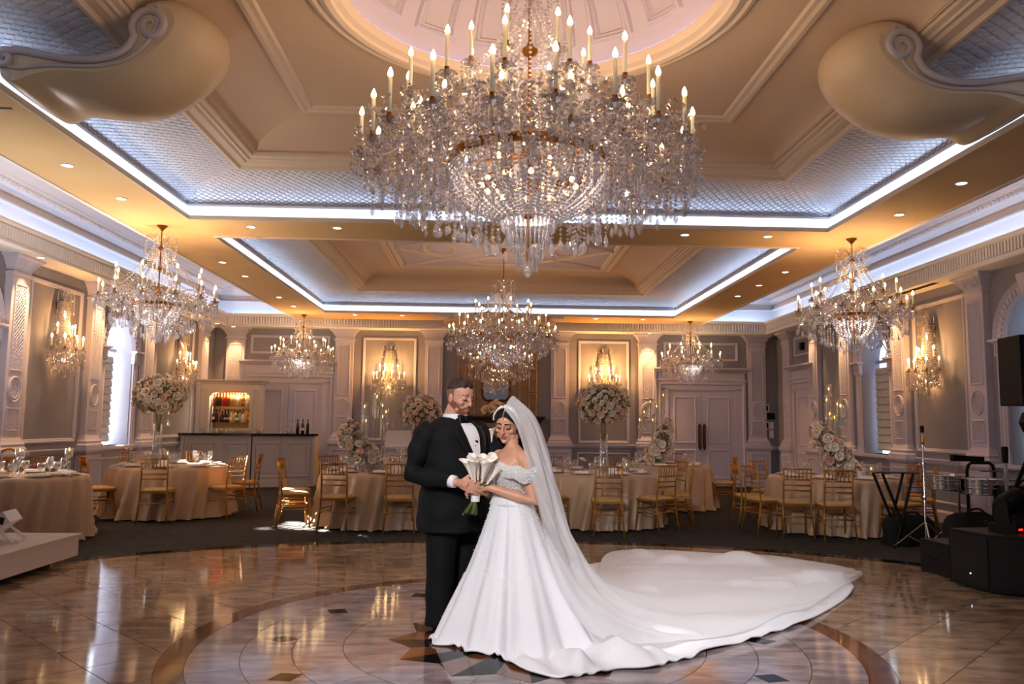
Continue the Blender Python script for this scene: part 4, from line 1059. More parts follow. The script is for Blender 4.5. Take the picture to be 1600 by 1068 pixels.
def chiavari():
    root = thing('chiavari_chair', 'x', 'chair', (0,0,0))
    def rod(pts, r, kn=(), n=6):
        m = MB(); m.tube(pts, r, n)
        for k in kn:
            a = Vector(pts[0]); 
            q = catmull([tuple(p) for p in pts], k); q2 = catmull([tuple(p) for p in pts], min(1, k+.02)); d = (Vector(q2)-Vector(q)); d = d.normalized() if d.length > 1e-6 else Vector((0,0,1))
            m.tube([Vector(q)-d*.006, Vector(q), Vector(q)+d*.006], [r*.9, r*1.35, r*.9], n)
        return m
    C = MT['chair']
    for s in (-1, 1):
        rod([(s*.188,.20,0),(s*.178,.18,.22),(s*.172,.172,.43)], .0125, (.35,.62)).build('front_leg', C, root, True)
        rod([(s*.195,-.235,0),(s*.18,-.19,.26),(s*.172,-.172,.44),(s*.168,-.185,.66),(s*.172,-.225,.885)], .0125, (.12,.25,.38,.62,.75,.88)).build('back_post', C, root, True)
    m = MB(); m.box(-.19,.19,-.185,.19,.405,.43); m.build('seat_frame', C, root)
    m = MB()
    def cush(u, v):
        a = 2*pi*u; c, s_ = cos(a), sin(a); q = (abs(c)**5+abs(s_)**5)**(-.2); r = [0,.75,.97,1.0,.97][min(int(v*4+.001),4)]; z = [.468,.466,.455,.443,.431][min(int(v*4+.001),4)]
        return (.198*r*c*q, .195*r*s_*q, z)
    m.grid(cush, 24, 4, True); m.build('seat_cushion', MT['seat'], root, True)
    for z, y, nm in ((.872,-.222,'top_rail'),(.735,-.197,'back_rail'),(.665,-.186,'back_rail'),(.60,-.181,'back_rail')):
        rod([(-.17,y,z),(0,y-.004,z+.002),(.17,y,z)], .0105).build(nm, C, root, True)
    for k in range(6):
        x = -.12+k*.048; rod([(x,-.199,.735),(x,-.221,.872)], .0065, (.5,), 5).build('spindle', C, root, True)
    for s in (-1, 1):
        for z in (.30, .25): rod([(s*.181,.185,z),(s*.183,-.195,z)], .008, (), 5).build('side_stretcher', C, root, True)
    rod([(-.178,.183,.30),(.178,.183,.30)], .008, (), 5).build('front_stretcher', C, root, True)
    rod([(-.184,-.2,.27),(.184,-.2,.27)], .008, (), 5).build('back_stretcher', C, root, True)
    return root
CH = [  # x, y, facing vector, label (rear-leg midpoints were read off the floor)
    (-4.52,11.42, (-.12,1), 'with its back to the camera at the table before the bar'),
    (-3.92,12.05, (-.8,.42), 'seen from the side, sunlit, right of the table before the bar'),
    (-3.78,12.95, (-1,-.1), 'second one right of the table before the bar, nearer the bar'),
    (-5.40,11.55, (.75,.65), 'between the two left tables, seat turned right'),
    (-5.62,13.2, (.6,-.7), 'on the far left side of the table before the bar'),
    (-4.80,13.5, (.05,-1), 'directly behind the tall rose ball at the table before the bar'),
    (-6.02,11.05, (.3,-1), 'against the left wall behind the nearest left table'),
    (-1.86,10.64, (.2,1), 'back to camera, left of two before the groom table'),
    (-1.14,10.66, (-.12,1), 'back to camera, right of two before the groom table'),
    (-2.56,11.02, (.95,.32), 'nearest of two side-on at the sunlit patch'),
    (-2.68,11.62, (1,.02), 'farther of two side-on at the sunlit patch'),
    (-2.3,12.5, (.6,-.75), 'facing the camera in front of the bar end'),
    (-1.35,12.8, (0,-1), 'behind the cascading roses, facing the camera'),
    (-.55,12.35, (-.7,-.7), 'behind the groom at the far right of his table'),
    (-.52,11.2, (-1,.3), 'just left of the groom, mostly hidden by him'),
    (1.58,10.52, (.02,1), 'back to the camera in front of the table with the flower ball'),
    (.86,10.86, (.6,.75), 'partly hidden behind the edge of the bridal veil'),
    (2.30,10.86, (-.55,.8), 'turned three-quarter at right front of the flower ball table'),
    (2.72,11.42, (-1,.25), 'side-on at the right of the flower ball table, nearest'),
    (2.74,12.02, (-1,-.2), 'side-on at the right of the flower ball table, behind another'),
    (1.15,13.0, (.25,-1), 'at the far side of the flower ball table, left'),
    (2.05,13.0, (-.3,-1), 'at the far side of the flower ball table, right'),
    (4.12,13.95, (-1,.12), 'alone in front of the double doors, side-on'),
    (2.5,13.55, (.65,.75), 'front left of the far table before the double doors'),
    (3.55,15.2, (-.3,-1), 'behind the far table right before the double doors'),
    (3.76,10.85, (.95,.25), 'side-on at the left end of the right table'),
    (3.74,11.38, (1,.0), 'half hidden behind the chair at the left end of the right table'),
    (4.02,10.48, (.14,1), 'back to the camera, left of two before the right table'),
    (4.43,10.20, (.12,1), 'back to the camera, right of two before the right table'),
    (5.33,10.40, (-.45,.85), 'behind the cymbal stand at the right table'),
    (5.92,10.95, (-.85,.4), 'beyond the drums at the right side of the right table'),
    (6.1,11.7, (-1,-.15), 'against the right wall behind the right table'),
    (4.35,12.35, (.45,-.9), 'at the far left of the right table facing the camera'),
    (5.45,12.35, (-.4,-.9), 'behind the roses at the far side of the right table'),
    (-1.9,14.9, (.6,.7), 'at the far back table left of the fireplace'),
    (-.5,14.85, (-.6,.7), 'at the far back table in line with the fireplace')]
ch0 = chiavari()
for i, (x, y, f, lab) in enumerate(CH):
    rz = atan2(f[1], f[0])-pi/2
    for (tx, ty, tr) in TP.values():
        d = hypot(x-tx, y-ty)
        if d < tr+.19: x, y = tx+(x-tx)/d*(tr+.19), ty+(y-ty)/d*(tr+.19)
    L = 'gold chiavari chair '+lab
    if i == 0: ch0.location = (x, y, 0); ch0.rotation_euler = (0,0,rz); ch0['label'] = L; ch0['group'] = 'gold chiavari chairs'
    else: dup(ch0, (x, y, 0), rz, L)
# looped-back chair at the far left
t = thing('loop_back_chair', 'gilt chair with a looped round back at the far left edge', 'chair', (-6.02,10.62-.72,0), 0)
t.location = (-6.12, 10.9, 0)
bpy.data.objects.remove(t)
t = thing('loop_back_chair', 'gilt chair with a looped round back at the far left edge', 'chair', (-6.06, 10.52, 0), -2.6)
for s in (-1, 1):
    m = MB(); m.tube([(s*.17,.18,0),(s*.17,.17,.43)], .014, 6); m.build('front_leg', MT['gold'], t)
    m = MB(); m.tube([(s*.18,-.2,0),(s*.17,-.17,.43)], .014, 6); m.build('rear_leg', MT['gold'], t)
    m = MB(); m.tube([(s*.04+.11*cos(2*pi*k/20)*.7, -.2, .72+.17*sin(2*pi*k/20)) for k in range(20)], .012, 6, closed=True); m.build('back_loop', MT['gold'], t, True)
m = MB(); m.tube([(.19*cos(pi*k/16), -.2, .62+.38*sin(pi*k/16)) for k in range(17)], .015, 6); m.tube([(-.19,-.2,.62),(-.17,-.17,.43)], .015, 6); m.tube([(.19,-.2,.62),(.17,-.17,.43)], .015, 6); m.build('back_hoop', MT['gold'], t, True)
m = MB(); m.lathe([(.21,.42),(.215,.44),(.2,.465),(.0,.475)], 24); m.build('seat', MT['seat'], t, True)

# ------------------------------------------------------------------ tableware
def glass_proto(kind):
    m = MB()
    if kind == 'wine_glass':
        prof = [(.0,.0),(.034,.001),(.034,.004),(.005,.01),(.0045,.085),(.012,.092),(.032,.115),(.040,.145),(.036,.185),(.031,.205),(.029,.205),(.034,.183),(.037,.145),(.03,.118),(.0,.098)]
    else:
        prof = [(.0,.0),(.036,.001),(.036,.004),(.007,.012),(.007,.055),(.02,.065),(.042,.09),(.047,.12),(.043,.16),(.04,.16),(.044,.12),(.039,.092),(.0,.07)]
    m.lathe(prof, 14, cap=False); return m.mesh(kind, True)
G_ME = {k: glass_proto(k) for k in ('wine_glass', 'water_goblet')}
pm = MB(); pm.lathe([(.0,.004),(.1,.004),(.15,.012),(.152,.009),(.1,.0),(0,0)], 24); ME_CH = pm.mesh('charger', True)
pm = MB(); pm.lathe([(.0,.016),(.085,.016),(.125,.026),(.127,.023),(.085,.012),(0,.012)], 24); ME_PL = pm.mesh('plate', True)
pm = MB(); pm.loft([[(-.04,-.1,z),(.04,-.1,z),(.05*s,.1,z),(-.05*s,.1,z)] for z, s in ((.018,1),(.03,1),(.04,.8))]); ME_NP = pm.mesh('napkin')
pm = MB(); pm.box(-.006,.006,-.09,.09,.002,.005); pm.box(-.011,.011,.05,.095,.002,.006); ME_CT = pm.mesh('cutlery')
TLAB = {'T1':'the nearest left table','T2':'the table before the bar','T3':'the table behind the groom','T4':'the flower ball table behind the bride','T5':'the right table beside the drums','T6':'the far table before the double doors','T7':'the far table near the fireplace'}
SIDE = ['right','far right','far','far left','left','near left','near','near right']
def setting(nm, n, ph, r_in=.2, skip=()):
    x0, y0, r = TP[nm]; z = TH+.005
    for k in range(n):
        if k in skip: continue
        a = 2*pi*k/n+ph; sd = ', %s side' % SIDE[int(round((a % (2*pi))/(pi/4))) % 8]; c = (x0+(r-r_in)*cos(a), y0+(r-r_in)*sin(a), z)
        t = thing('dinner_plate', 'dinner plate on gold charger on '+TLAB[nm]+sd, 'plate', c, a, 'place settings on '+TLAB[nm])
        add_obj('charger', ME_CH, MT['charger'], t); add_obj('plate', ME_PL, MT['plate'], t)
        o = add_obj('napkin', ME_NP, MT['napkin']); o.location = (c[0], c[1], z+.008); o.rotation_euler = (0,0,a+random.uniform(-.3,.3)); tag(o, 'white napkin on a plate on '+TLAB[nm]+sd, 'napkin', 'napkins on '+TLAB[nm])
        for kind, da, dr, lab in (('wine_glass',.30,.15,'clear wine glass'),('water_goblet',.17,.21,'clear round water goblet')):
            aa = a+da*.85/r; o = add_obj(kind, G_ME[kind], MT['glass']); o.location = (x0+(r-r_in-dr+.06)*cos(aa), y0+(r-r_in-dr+.06)*sin(aa), z); tag(o, lab+' on '+TLAB[nm]+sd, 'glass', kind.replace('_',' ')+'s on '+TLAB[nm])
        o = add_obj('knife', ME_CT, MT['chrome']); aa = a-.23; o.location = (x0+(r-r_in)*cos(aa), y0+(r-r_in)*sin(aa), z); o.rotation_euler = (0,0,a+pi/2); tag(o, 'steel table knife on '+TLAB[nm]+sd, 'knife', 'knives on '+TLAB[nm])
setting('T1', 7, .1); setting('T2', 8, .2); setting('T3', 8, .1); setting('T4', 8, .35); setting('T5', 8, .2); setting('T6', 6, .2); setting('T7', 6, .5)

# ------------------------------------------------------------------ flowers
def rose_mesh(seed):
    rnd = random.Random(seed); m = MB()
    m.lathe([(.0,.0),(.009,.006),(.012,.016),(.008,.026),(.003,.029)], 7)
    for lay, (r, h, n, open_) in enumerate(((.014,.028,4,.1),(.022,.027,5,.35),(.031,.022,6,.8))):
        for k in range(n):
            a = 2*pi*k/n+lay*.7+rnd.uniform(-.1,.1); w = 2.3*pi/n/2; vs_ = []
            for j in range(3):
                t = j/2; rr = .006+(r-.006)*(t**.6)+open_*.012*t*t; z = h*t-open_*.008*t*t*t
                for i in range(4):
                    aa = a+w*(i/3-.5)*2*(1-.25*t*t); e = -.004*(1-abs(i/3-.5)*2)*t
                    vs_.append(((rr+e)*cos(aa), (rr+e)*sin(aa), z-.003*abs(i-1.5)*t))
            m.add(vs_, [(j*4+i,j*4+i+1,j*4+i+5,j*4+i+4) for j in range(2) for i in range(3)])
    return m.mesh('rose', True)
ROSES = [rose_mesh(s) for s in (1,2,3)]
def put_rose(root, p, d, size, mat, rnd):
    me = rnd.choice(ROSES); key = (me.name, mat)
    if key not in RM:
        c = me.copy(); c.materials.clear(); c.materials.append(MT[mat]); RM[key] = c
    o = add_obj('rose', RM[key], None, root); o.location = p; o.rotation_euler = Vector(d).to_track_quat('Z', 'Y').to_euler(); s = size/.072; o.scale = (s, s, s); return o
RM = {}
def breath(root, pts, n, spread, r, rnd, mat='breath', name='filler_blossom'):
    m = MB()
    for _ in range(n):
        p = rnd.choice(pts); d = Vector((rnd.gauss(0,1), rnd.gauss(0,1), rnd.gauss(0,1))).normalized()*spread*rnd.random()**.5
        m.octa(tuple(Vector(p)+d), r*rnd.uniform(.6,1.3))
    m.build(name, MT[mat], root, kind='stuff')
def vase_mesh(r0, r1, h):
    m = MB(); m.lathe([(0,0),(r0,.0),(r0*.95,.01),(r0*.72,h*.45),(r1,h),(r1-.004,h),(r0*.72-.004,h*.45),(r0*.9,.02),(0,.018)], 24, cap=False); return m
def flower_ball(label, x, y, zc, R, nros, peach, vase_h, rsize, seed, zsq=.82):
    rnd = random.Random(seed); z0 = TH+.005
    t = thing('rose_centrepiece', label, 'flowers', (x, y, z0))
    v = vase_mesh(.085, .06, vase_h); v.build('vase', MT['glass'], t, True)
    m = MB(); m.lathe([(.07,.02),(.05,vase_h*.45),(.05,vase_h*.5)], 16); m.build('water', MT['water'], t, True)
    zc -= z0
    pts = []
    for k in range(nros):
        u = (k+.5)/nros; zz = 1-1.82*u; a = k*2.39996; rr = sqrt(max(0, 1-zz*zz)); d = Vector((rr*cos(a), rr*sin(a), zz*zsq)); q = rnd.uniform(.88,1.07); d = (d+Vector((rnd.gauss(0,.3),rnd.gauss(0,.3),rnd.gauss(.1,.3)))).normalized()
        p = Vector((0,0,zc))+Vector((rr*cos(a)*R*q, rr*sin(a)*R*q, zz*R*zsq*q)); put_rose(t, p*1.0-d.normalized()*.015, d, rsize*rnd.uniform(.8,1.15), 'peach' if rnd.random() < peach else 'rose', rnd); pts.append(tuple(p-d.normalized()*.012))
    m = MB(); m.sphere((0,0,zc), R*.9, 16, 10, (1,1,zsq)); m.build('foliage_core', MT['leaf'], t)
    breath(t, pts, 2600, .06, .0095, rnd); breath(t, pts, 420, .06, .012, rnd, 'leaf', 'small_leaf')
    m = MB()
    for k in range(5): m.tube([(.02*cos(k*1.3),.02*sin(k*1.3),vase_h*.8),(.03*cos(k*1.3),.03*sin(k*1.3),vase_h+.02),(.05*cos(k*1.3),.05*sin(k*1.3),zc-R*.5)], .006, 5)
    m.build('stems', MT['stem'], t)
    return t
flower_ball('big ball of white roses on a tall glass vase at the left before the bar', -4.98, 12.45, 1.775, .36, 104, .22, .62, .115, 4)
flower_ball('ball of peach and cream roses on a tall vase behind the bride', 1.72, 11.75, 1.69, .355, 100, .5, .56, .10, 5)
flower_ball('smaller ball of cream roses on a vase just left of the groom', -1.26, 15.6, 1.62, .37, 84, .4, .55, .12, 6)
ORD = 'first second third fourth fifth sixth seventh eighth ninth tenth eleventh twelfth thirteenth fourteenth fifteenth sixteenth seventeenth eighteenth nineteenth twentieth twenty-first twenty-second'.split()
def taper(x, y, z, h, lab, grp, hurr=True, stand=0, cz=.0):
    """taper candle in a clear cylinder on a slim glass stem"""
    t = thing('taper_candle', lab, 'candle', (x, y, z), 0, grp)
    if stand:
        m = MB(); m.lathe([(0,0),(.05,0),(.05,.006),(.008,.012),(.006,stand-.03),(.025,stand-.012),(.03,stand)], 14); m.build('glass_stem', MT['glass'], t, True)
    m = MB(); m.lathe([(.011,stand),(.0085,stand+h)], 8); m.build('candle', MT['wax'], t, True)
    m = MB(); m.lathe([(.0,stand+h+.004),(.008,stand+h+.016),(.006,stand+h+.03),(0,stand+h+.048)], 8); m.build('flame', MT['flame'], t, True)
    if hurr:
        m = MB(); m.lathe([(.03,stand),(.036,stand+h+.09),(.034,stand+h+.09),(.028,stand+.004)], 14, cap=False); m.build('glass_chimney', MT['glass'], t, True)
    return t
def cascade(label, x, y, path, nros, rsize, peach, seed, cands, where, dim=1):
    rnd = random.Random(seed); z0 = TH+.005
    t = thing('cascading_roses', label, 'flowers', (x, y, z0)); pts = []
    m = MB(); m.lathe([(.07,0),(.075,.16),(.07,.16),(.065,.01),(0,.01)], 18, cap=False); m.build('glass_bowl', MT['glass'], t, True)
    core = MB()
    for k in range(nros):
        u = rnd.random(); c = catmull(path, u); r = c[3]; d = Vector((rnd.gauss(0,1), rnd.gauss(-.35,.9), rnd.gauss(.1,1))).normalized(); p = Vector(c[:3])+d*r*rnd.uniform(.75,1)
        put_rose(t, p, d, rsize*rnd.uniform(.8,1.2), 'peach' if rnd.random() < peach else 'rose', rnd); pts.append(tuple(p-d*.03))
    core.tube([Vector(catmull(path, k/10)[:3]) for k in range(11)], [catmull(path, k/10)[3]*.42 for k in range(11)], 8); core.build('foliage_core', MT['leaf'], t)
    breath(t, pts, 2200, .085, .009, rnd); breath(t, pts, 360, .08, .013, rnd, 'leaf', 'small_leaf')
    for i, (dx, dy, st, h) in enumerate(cands):
        order = sorted(range(len(cands)), key=lambda q: cands[q][0]).index(i)
        taper(x+dx, y+dy, z0, h, '%s from left of the lit taper candles %s' % (ORD[order], where), 'taper candles '+where, True, st)
    return t
cascade('tall cascade of blush roses beside glass candle cylinders behind the groom', -1.72, 11.35, [(-.2,0,.60,.12),(-.14,-.03,.42,.20),(.04,-.05,.24,.19),(.16,-.05,.1,.15),(.2,0,.02,.1)], 86, .115, .12, 11,
        [(.0,.12,.62,.26),(.13,.2,.78,.28),(.17,.12,.74,.28),(.24,.22,.6,.3),(.26,.1,.44,.3),(.04,.02,.42,.26),(.3,.15,.55,.26)], 'on the table behind the groom')
cascade('cascade of ivory roses with taper candles on the far table before the doors', 3.0, 14.0, [(.14,0,.70,.13),(.10,-.03,.46,.20),(.0,-.05,.22,.20),(-.16,-.05,.06,.16),(-.25,-.05,.02,.1)], 80, .125, .2, 12,
        [(-.32,.0,.46,.3),(-.22,.1,.6,.3),(-.13,.02,.78,.3),(.0,.1,.72,.28),(.12,.1,.9,.3),(-.07,.1,.5,.26)], 'on the far table before the doors')
cascade('slanting cascade of cream roses with candles on the right table beside the drums', 4.92, 11.3, [(-.22,0,.66,.1),(-.12,-.02,.48,.19),(.0,-.03,.28,.21),(.12,-.05,.12,.2),(.3,-.05,.05,.12)], 92, .115, .15, 13,
        [(-.02,.15,.78,.28),(.03,.18,.92,.3),(.0,.1,.6,.26),(.14,.16,.72,.28),(.2,.18,.7,.28),(.06,.08,.55,.26)], 'on the right table')

# ---- floating candles in footed glasses, small bud vases, name cards
def floating(x, y, z, h, lab):
    t = thing('floating_candle', lab, 'candle', (x, y, z))
    m = MB(); m.lathe([(0,0),(.04,0),(.04,.005),(.007,.014),(.006,h-.13),(.03,h-.115),(.047,h-.1),(.05,h),(.048,h),(.045,h-.095),(0,h-.105)], 18, cap=False); m.build('footed_glass', MT['glass'], t, True)
    m = MB(); m.lathe([(.0,h-.1),(.044,h-.095),(.046,h-.05),(0,h-.05)], 16); m.build('water', MT['water'], t, True)
    m = MB(); m.lathe([(.0,h-.06),(.034,h-.055),(.038,h-.035),(0,h-.03)], 14); m.build('candle', MT['wax'], t, True)
    m = MB(); m.lathe([(.0,h-.03),(.007,h-.02),(.005,h-.005),(0,h+.012)], 8); m.build('flame', MT['flame'], t, True)
zt = TH+.005
floating(-5.42, 9.62, zt, .32, 'tall footed glass with a floating candle, left of two on the nearest left table')
floating(-5.1, 10.1, zt, .32, 'tall footed glass with a floating candle, right of two on the nearest left table')
for x, y, h, l in ((-4.72,12.2,.2,'small footed candle glass at the base of the tall rose vase'),(1.2,11.5,.16,'low floating candle glass left of the flower ball vase'),(2.0,11.45,.14,'low floating candle glass right of the flower ball vase'),(-.75,11.75,.2,'footed candle glass beside the groom on the table behind him'),(5.35,11.1,.14,'low floating candle glass on the right table')): floating(x, y, zt, h, l)
def bud(x, y, h, lab, d=(.3,-.4,1)):
    rnd = random.Random(int(x*100)); t = thing('bud_vase', lab, 'vase', (x, y, zt))
    m = MB(); m.lathe([(0,0),(.025,0),(.028,.03),(.012,.08),(.014,.1),(.012,.1),(.01,.08),(.024,.03),(0,.005)], 12, cap=False); m.build('glass_body', MT['glass'], t, True)
    m = MB(); m.tube([(0,0,.01),(0,0,h-.02)], .004, 5); m.build('stem', MT['stem'], t); put_rose(t, (0,0,h-.02), d, .1, 'rose', rnd)
bud(-5.25, 12.1, .26, 'single white rose in a slim bud vase left of the tall rose vase')
bud(-4.72, 12.0, .24, 'single white rose in a slim bud vase right of the tall rose vase', (.9,-.3,.4))
bud(-4.92, 11.98, .2, 'single blush rose in a bud vase in front of the tall rose vase')
bud(1.38, 11.5, .2, 'single white rose in a bud vase left of the flower ball vase')
for x, y, l in ((-4.6,11.75,'small white folded place card on the table before the bar'),(1.75,11.15,'small white folded table card on the flower ball table'),(5.1,10.85,'small white folded table card on the right table'),(-1.2,11.0,'small white folded table card on the table behind the groom')):
    m = MB(); m.loft([[(-.05,-.03,0),(.05,-.03,0),(.05,.03,0),(-.05,.03,0)],[(-.05,-.004,.11),(.05,-.004,.11),(.05,.004,.11),(-.05,.004,.11)]]); o = m.build('place_card', MT['plate']); o.location = (x, y, zt); tag(o, l, 'card')
t = thing('hanging_votive', 'teardrop glass votive hanging from the tall rose ball on a thread', 'candle', (-4.78,12.3,1.30))
m = MB(); m.lathe([(0,0),(.035,.012),(.045,.045),(.03,.085),(.006,.12),(0,.13)], 14, cap=False); m.build('glass_drop', MT['glass'], t, True)
m = MB(); m.tube([(0,0,.12),(0,.0,.42)], .0015, 4); m.build('thread', MT['plate'], t)
m = MB(); m.lathe([(.018,.015),(.018,.03)], 10); m.build('candle', MT['wax'], t); m = MB(); m.lathe([(0,.03),(.006,.04),(0,.06)], 8); m.build('flame', MT['flame'], t)
# bread and petals on the nearest table
t = thing('bread_basket', 'scatter of pale petals and bread on a gold tray on the nearest left table', 'tray', (-5.02,9.72,zt), .3)
m = MB(); m.lathe([(0,.0),(.16,.002),(.17,.014),(.165,.014),(.15,.008),(0,.006)], 20, sy=.6); m.build('tray', MT['charger'], t, True)
for k in range(9):
    m = MB(); m.sphere((0,0,0), .032, 8, 5, (1.3,.8,.6)); o = m.build('bread_roll', MT['napkin'], t, True); o.location = (-.11+.055*(k % 5), -.035+.06*(k//5), .03); o.rotation_euler = (0,0,k)
# ------------------------------------------------------------------ bar counter and back bar
BP = [(-6.35,17.03),(-6.22,17.12),(-4.95,17.32),(-3.75,17.86)]
BH = 1.09
bar = thing('bar_counter', 'white panelled bar front with a black top at the back left', 'bar', (0,0,0))
for i in range(3):
    (ax, ay), (bx, by) = BP[i], BP[i+1]; L = hypot(bx-ax, by-ay); M = Matrix.Translation((ax, ay, 0)) @ Matrix.Rotation(atan2(by-ay, bx-ax), 4, 'Z')
    m = MB(); m.M = M; m.box(0.004, L-.004, 0, .06, .03, BH); m.box(0.004, L-.004, -.025, .06, 0, .12); m.box(.004, L-.004, -.02, .06, BH-.07, BH)
    n = max(1, round(L/.62)); w = L/n
    for k in range(n):
        frame_sweep(m, k*w+.08, (k+1)*w-.08, .2, BH-.14, [(0,.0),(.01,-.02),(.03,-.02),(.05,.005),(.09,.005),(.1,-.012),(.12,-.012)])
    for k in range(n+1):
        x = min(max(k*w, .04), L-.04); m.box(x-.03, x+.03, -.018, .0, .12, BH-.07)
    m.build('front_panel', MT['bar'], bar)
    if i == 1:
        pass
m = MB(); poly = [(-6.375,16.96),(-6.22,17.03),(-4.94,17.23),(-3.66,17.80),(-3.78,18.12),(-5.0,17.62),(-6.3,17.42),(-6.375,17.38)]; m.prism(poly, BH, BH+.045); m.build('counter_top', MT['counter'], bar)
m = MB(); M = Matrix.Translation((BP[2][0]+.02, BP[2][1]+.0, 0)); m.box(BP[2][0]-.012, BP[2][0]+.012, BP[2][1]-.03, BP[2][1]+.02, .0, BH); m.build('joint_strip', MT['oak'], bar)
m = MB(); m.M = Matrix.Translation((BP[3][0], BP[3][1], 0)); m.box(-.02, .0, .0, .5, 0, BH); m.build('end_panel', MT['bar'], bar)
# back bar cabinet with arched niche
cab = thing('back_bar_cabinet', 'white cabinet with an arched lit niche full of bottles behind the bar', 'cabinet', (0,0,0))
cx0, cx1, cyf, cyb, czt = -6.36, -5.02, 17.95, 18.42, 2.2
nx0, nx1, nz0, nzs, nzt = -6.1, -5.22, 1.12, 1.93, 2.08
m = MB(); m.box(cx0, nx0, cyf, cyb, 0, czt); m.box(nx1, cx1, cyf, cyb, 0, czt); m.box(nx0, nx1, cyf, cyb, 0, nz0); m.box(nx0, nx1, cyb-.02, cyb, nz0, czt)
N = 12
for k in range(N):
    f = lambda t: nzs+(nzt-nzs)*sqrt(max(0, 1-(2*t-1)**2))
    a, b = k/N, (k+1)/N; xa, xb = nx0+(nx1-nx0)*a, nx0+(nx1-nx0)*b
    m.add([(xa,cyf,f(a)),(xb,cyf,f(b)),(xb,cyf,czt),(xa,cyf,czt),(xa,cyb,f(a)),(xb,cyb,f(b))], [(0,1,2,3),(0,4,5,1)])
m.build('carcass', MT['bar'], cab)
m = MB()
for a, b in ((cx0+.02, nx0-.06), (nx1+.06, cx1-.02)): frame_sweep(m, a, b, 1.2, czt-.1, [(0,cyf),(.01,cyf-.018),(.025,cyf-.018),(.035,cyf)])
m.build('pilaster_strip', MT['bar'], cab)
m = MB(); m.loft([[(cx0-a+(.04 if a > .02 else 0),cyf-a,z),(cx1+a,cyf-a,z),(cx1+a,cyb,z),(cx0-a+(.04 if a > .02 else 0),cyb,z)] for a, z in ((0,czt),(.02,czt+.01),(.03,czt+.04),(.08,czt+.07),(.09,czt+.1))]); m.build('cornice', MT['bar'], cab)
m = MB(); m.box(nx0+.01, nx1-.01, cyb-.03, cyb-.022, nz0+.02, nzs+.08); m.build('mirror_back', MT['shelfback'], cab)
for z in (1.36, 1.72): m = MB(); m.box(nx0, nx1, cyf+.08, cyb-.03, z-.012, z); m.build('glass_shelf', MT['glass'], cab)
lamp('niche_lamp', 'AREA', ((nx0+nx1)/2, cyf+.2, nzs+.10), 60, (1,.70,.36), target=((nx0+nx1)/2, cyf+.22, 1.0), size=(.6,.12), gloss=False)
# bottles
def bottle_mesh(i):
    m = MB(); h, r, n = [(.29,.036,.013),(.27,.042,.014),(.24,.05,.015),(.31,.034,.012)][i]
    m.lathe([(0,0),(r,.0),(r,h*.58),(r*.8,h*.68),(n,h*.76),(n,h*.97),(n*1.15,h*.97),(n*1.15,h),(0,h)], 10); return m.mesh('bottle', True)
def cap_mesh(i):
    h, r, n = [(.29,.036,.013),(.27,.042,.014),(.24,.05,.015),(.31,.034,.012)][i]; m = MB(); m.lathe([(n*1.2,h*.9),(n*1.2,h*1.01),(0,h*1.01)], 8); return m.mesh('cap')
def lab_mesh(i):
    h, r, n = [(.29,.036,.013),(.27,.042,.014),(.24,.05,.015),(.31,.034,.012)][i]; m = MB(); m.lathe([(r*1.01,h*.22),(r*1.01,h*.42)], 10, cap=False); return m.mesh('label')
BCOL = [('amber',(150,84,24)),('dark brown',(44,24,16)),('red',(170,30,20)),('clear',(214,206,190)),('green',(50,120,60)),('pale gold',(206,160,84)),('blue grey',(120,150,150)),('black',(20,18,18))]
for nme, c in BCOL: MT['bt_'+nme] = pmat('bottle_glass_'+nme.replace(' ','_'), c, .1, coat=.5)
BM = {}; rb2 = random.Random(5)
def bottle(x, y, z, shape, col, lab, grp):
    k = (shape, col)
    if k not in BM:
        a = bottle_mesh(shape); a.materials.append(MT['bt_'+col]); BM[k] = (a, cap_mesh(shape), lab_mesh(shape))
    t = thing('bottle', lab, 'bottle', (x, y, z), random.random()*6, grp)
    add_obj('glass_body', BM[k][0], None, t); add_obj('cap', BM[k][1], MT['black_p'], t); rb2.random() < .4 and add_obj('label', BM[k][2], MT['charger'] if rb2.random() < .5 else MT['napkin'], t)
rb = random.Random(33)
for z, row, order in ((1.72,'upper',['amber','dark brown','dark brown','red','red','amber','pale gold','pale gold','clear','pale gold','amber','clear','pale gold']),(1.36,'lower',['dark brown','black','amber','dark brown','black','dark brown','clear','pale gold','green','blue grey','clear','pale gold','amber'])):
    for dep in (0, 1):
        for k, col in enumerate(order):
            if dep: col = rb.choice(order)
            bottle(nx0+.05+k*.065+dep*.02, cyf+.17+dep*.12, z, rb.choice((0,0,1,3,2 if z < 1.5 else 0)), col, '%s bottle, %s from left in the %s row on the %s back bar shelf' % (col, ORD[k], ('front','rear')[dep], row), '%s bottles on the %s back bar shelf' % (col, row))
tm = MB(); tm.lathe([(0,0),(.03,.0),(.034,.1),(.032,.1),(.028,.004)], 10, cap=False); TME = tm.mesh('tumbler', True)
for k in range(22):
    o = add_obj('tumbler', TME, MT['glass']); t = k/21; o.location = (-6.0+.92*t+.02*rb.random(), 17.42+.12*t+.06*(k % 2), BH+.045); tag(o, '%s from left of the tumblers lined up on the bar' % ORD[k], 'glass', 'tumblers on the bar')
for k in range(5):
    o = add_obj('tumbler', TME, MT['glass']); o.location = (-4.9+.05*(k % 3), 17.5+.05*(k//3), BH+.045+(.0)); tag(o, '%s of the five tumblers clustered at the middle of the bar top' % ORD[k], 'glass', 'tumbler cluster on the bar')
for k, l in enumerate(('left','middle','right')): bottle(-4.12+.1*k, 17.83+.04*k, BH+.045, 3, 'black', 'dark wine bottle on the bar top right end, %s of three' % l, 'wine bottles on the bar')
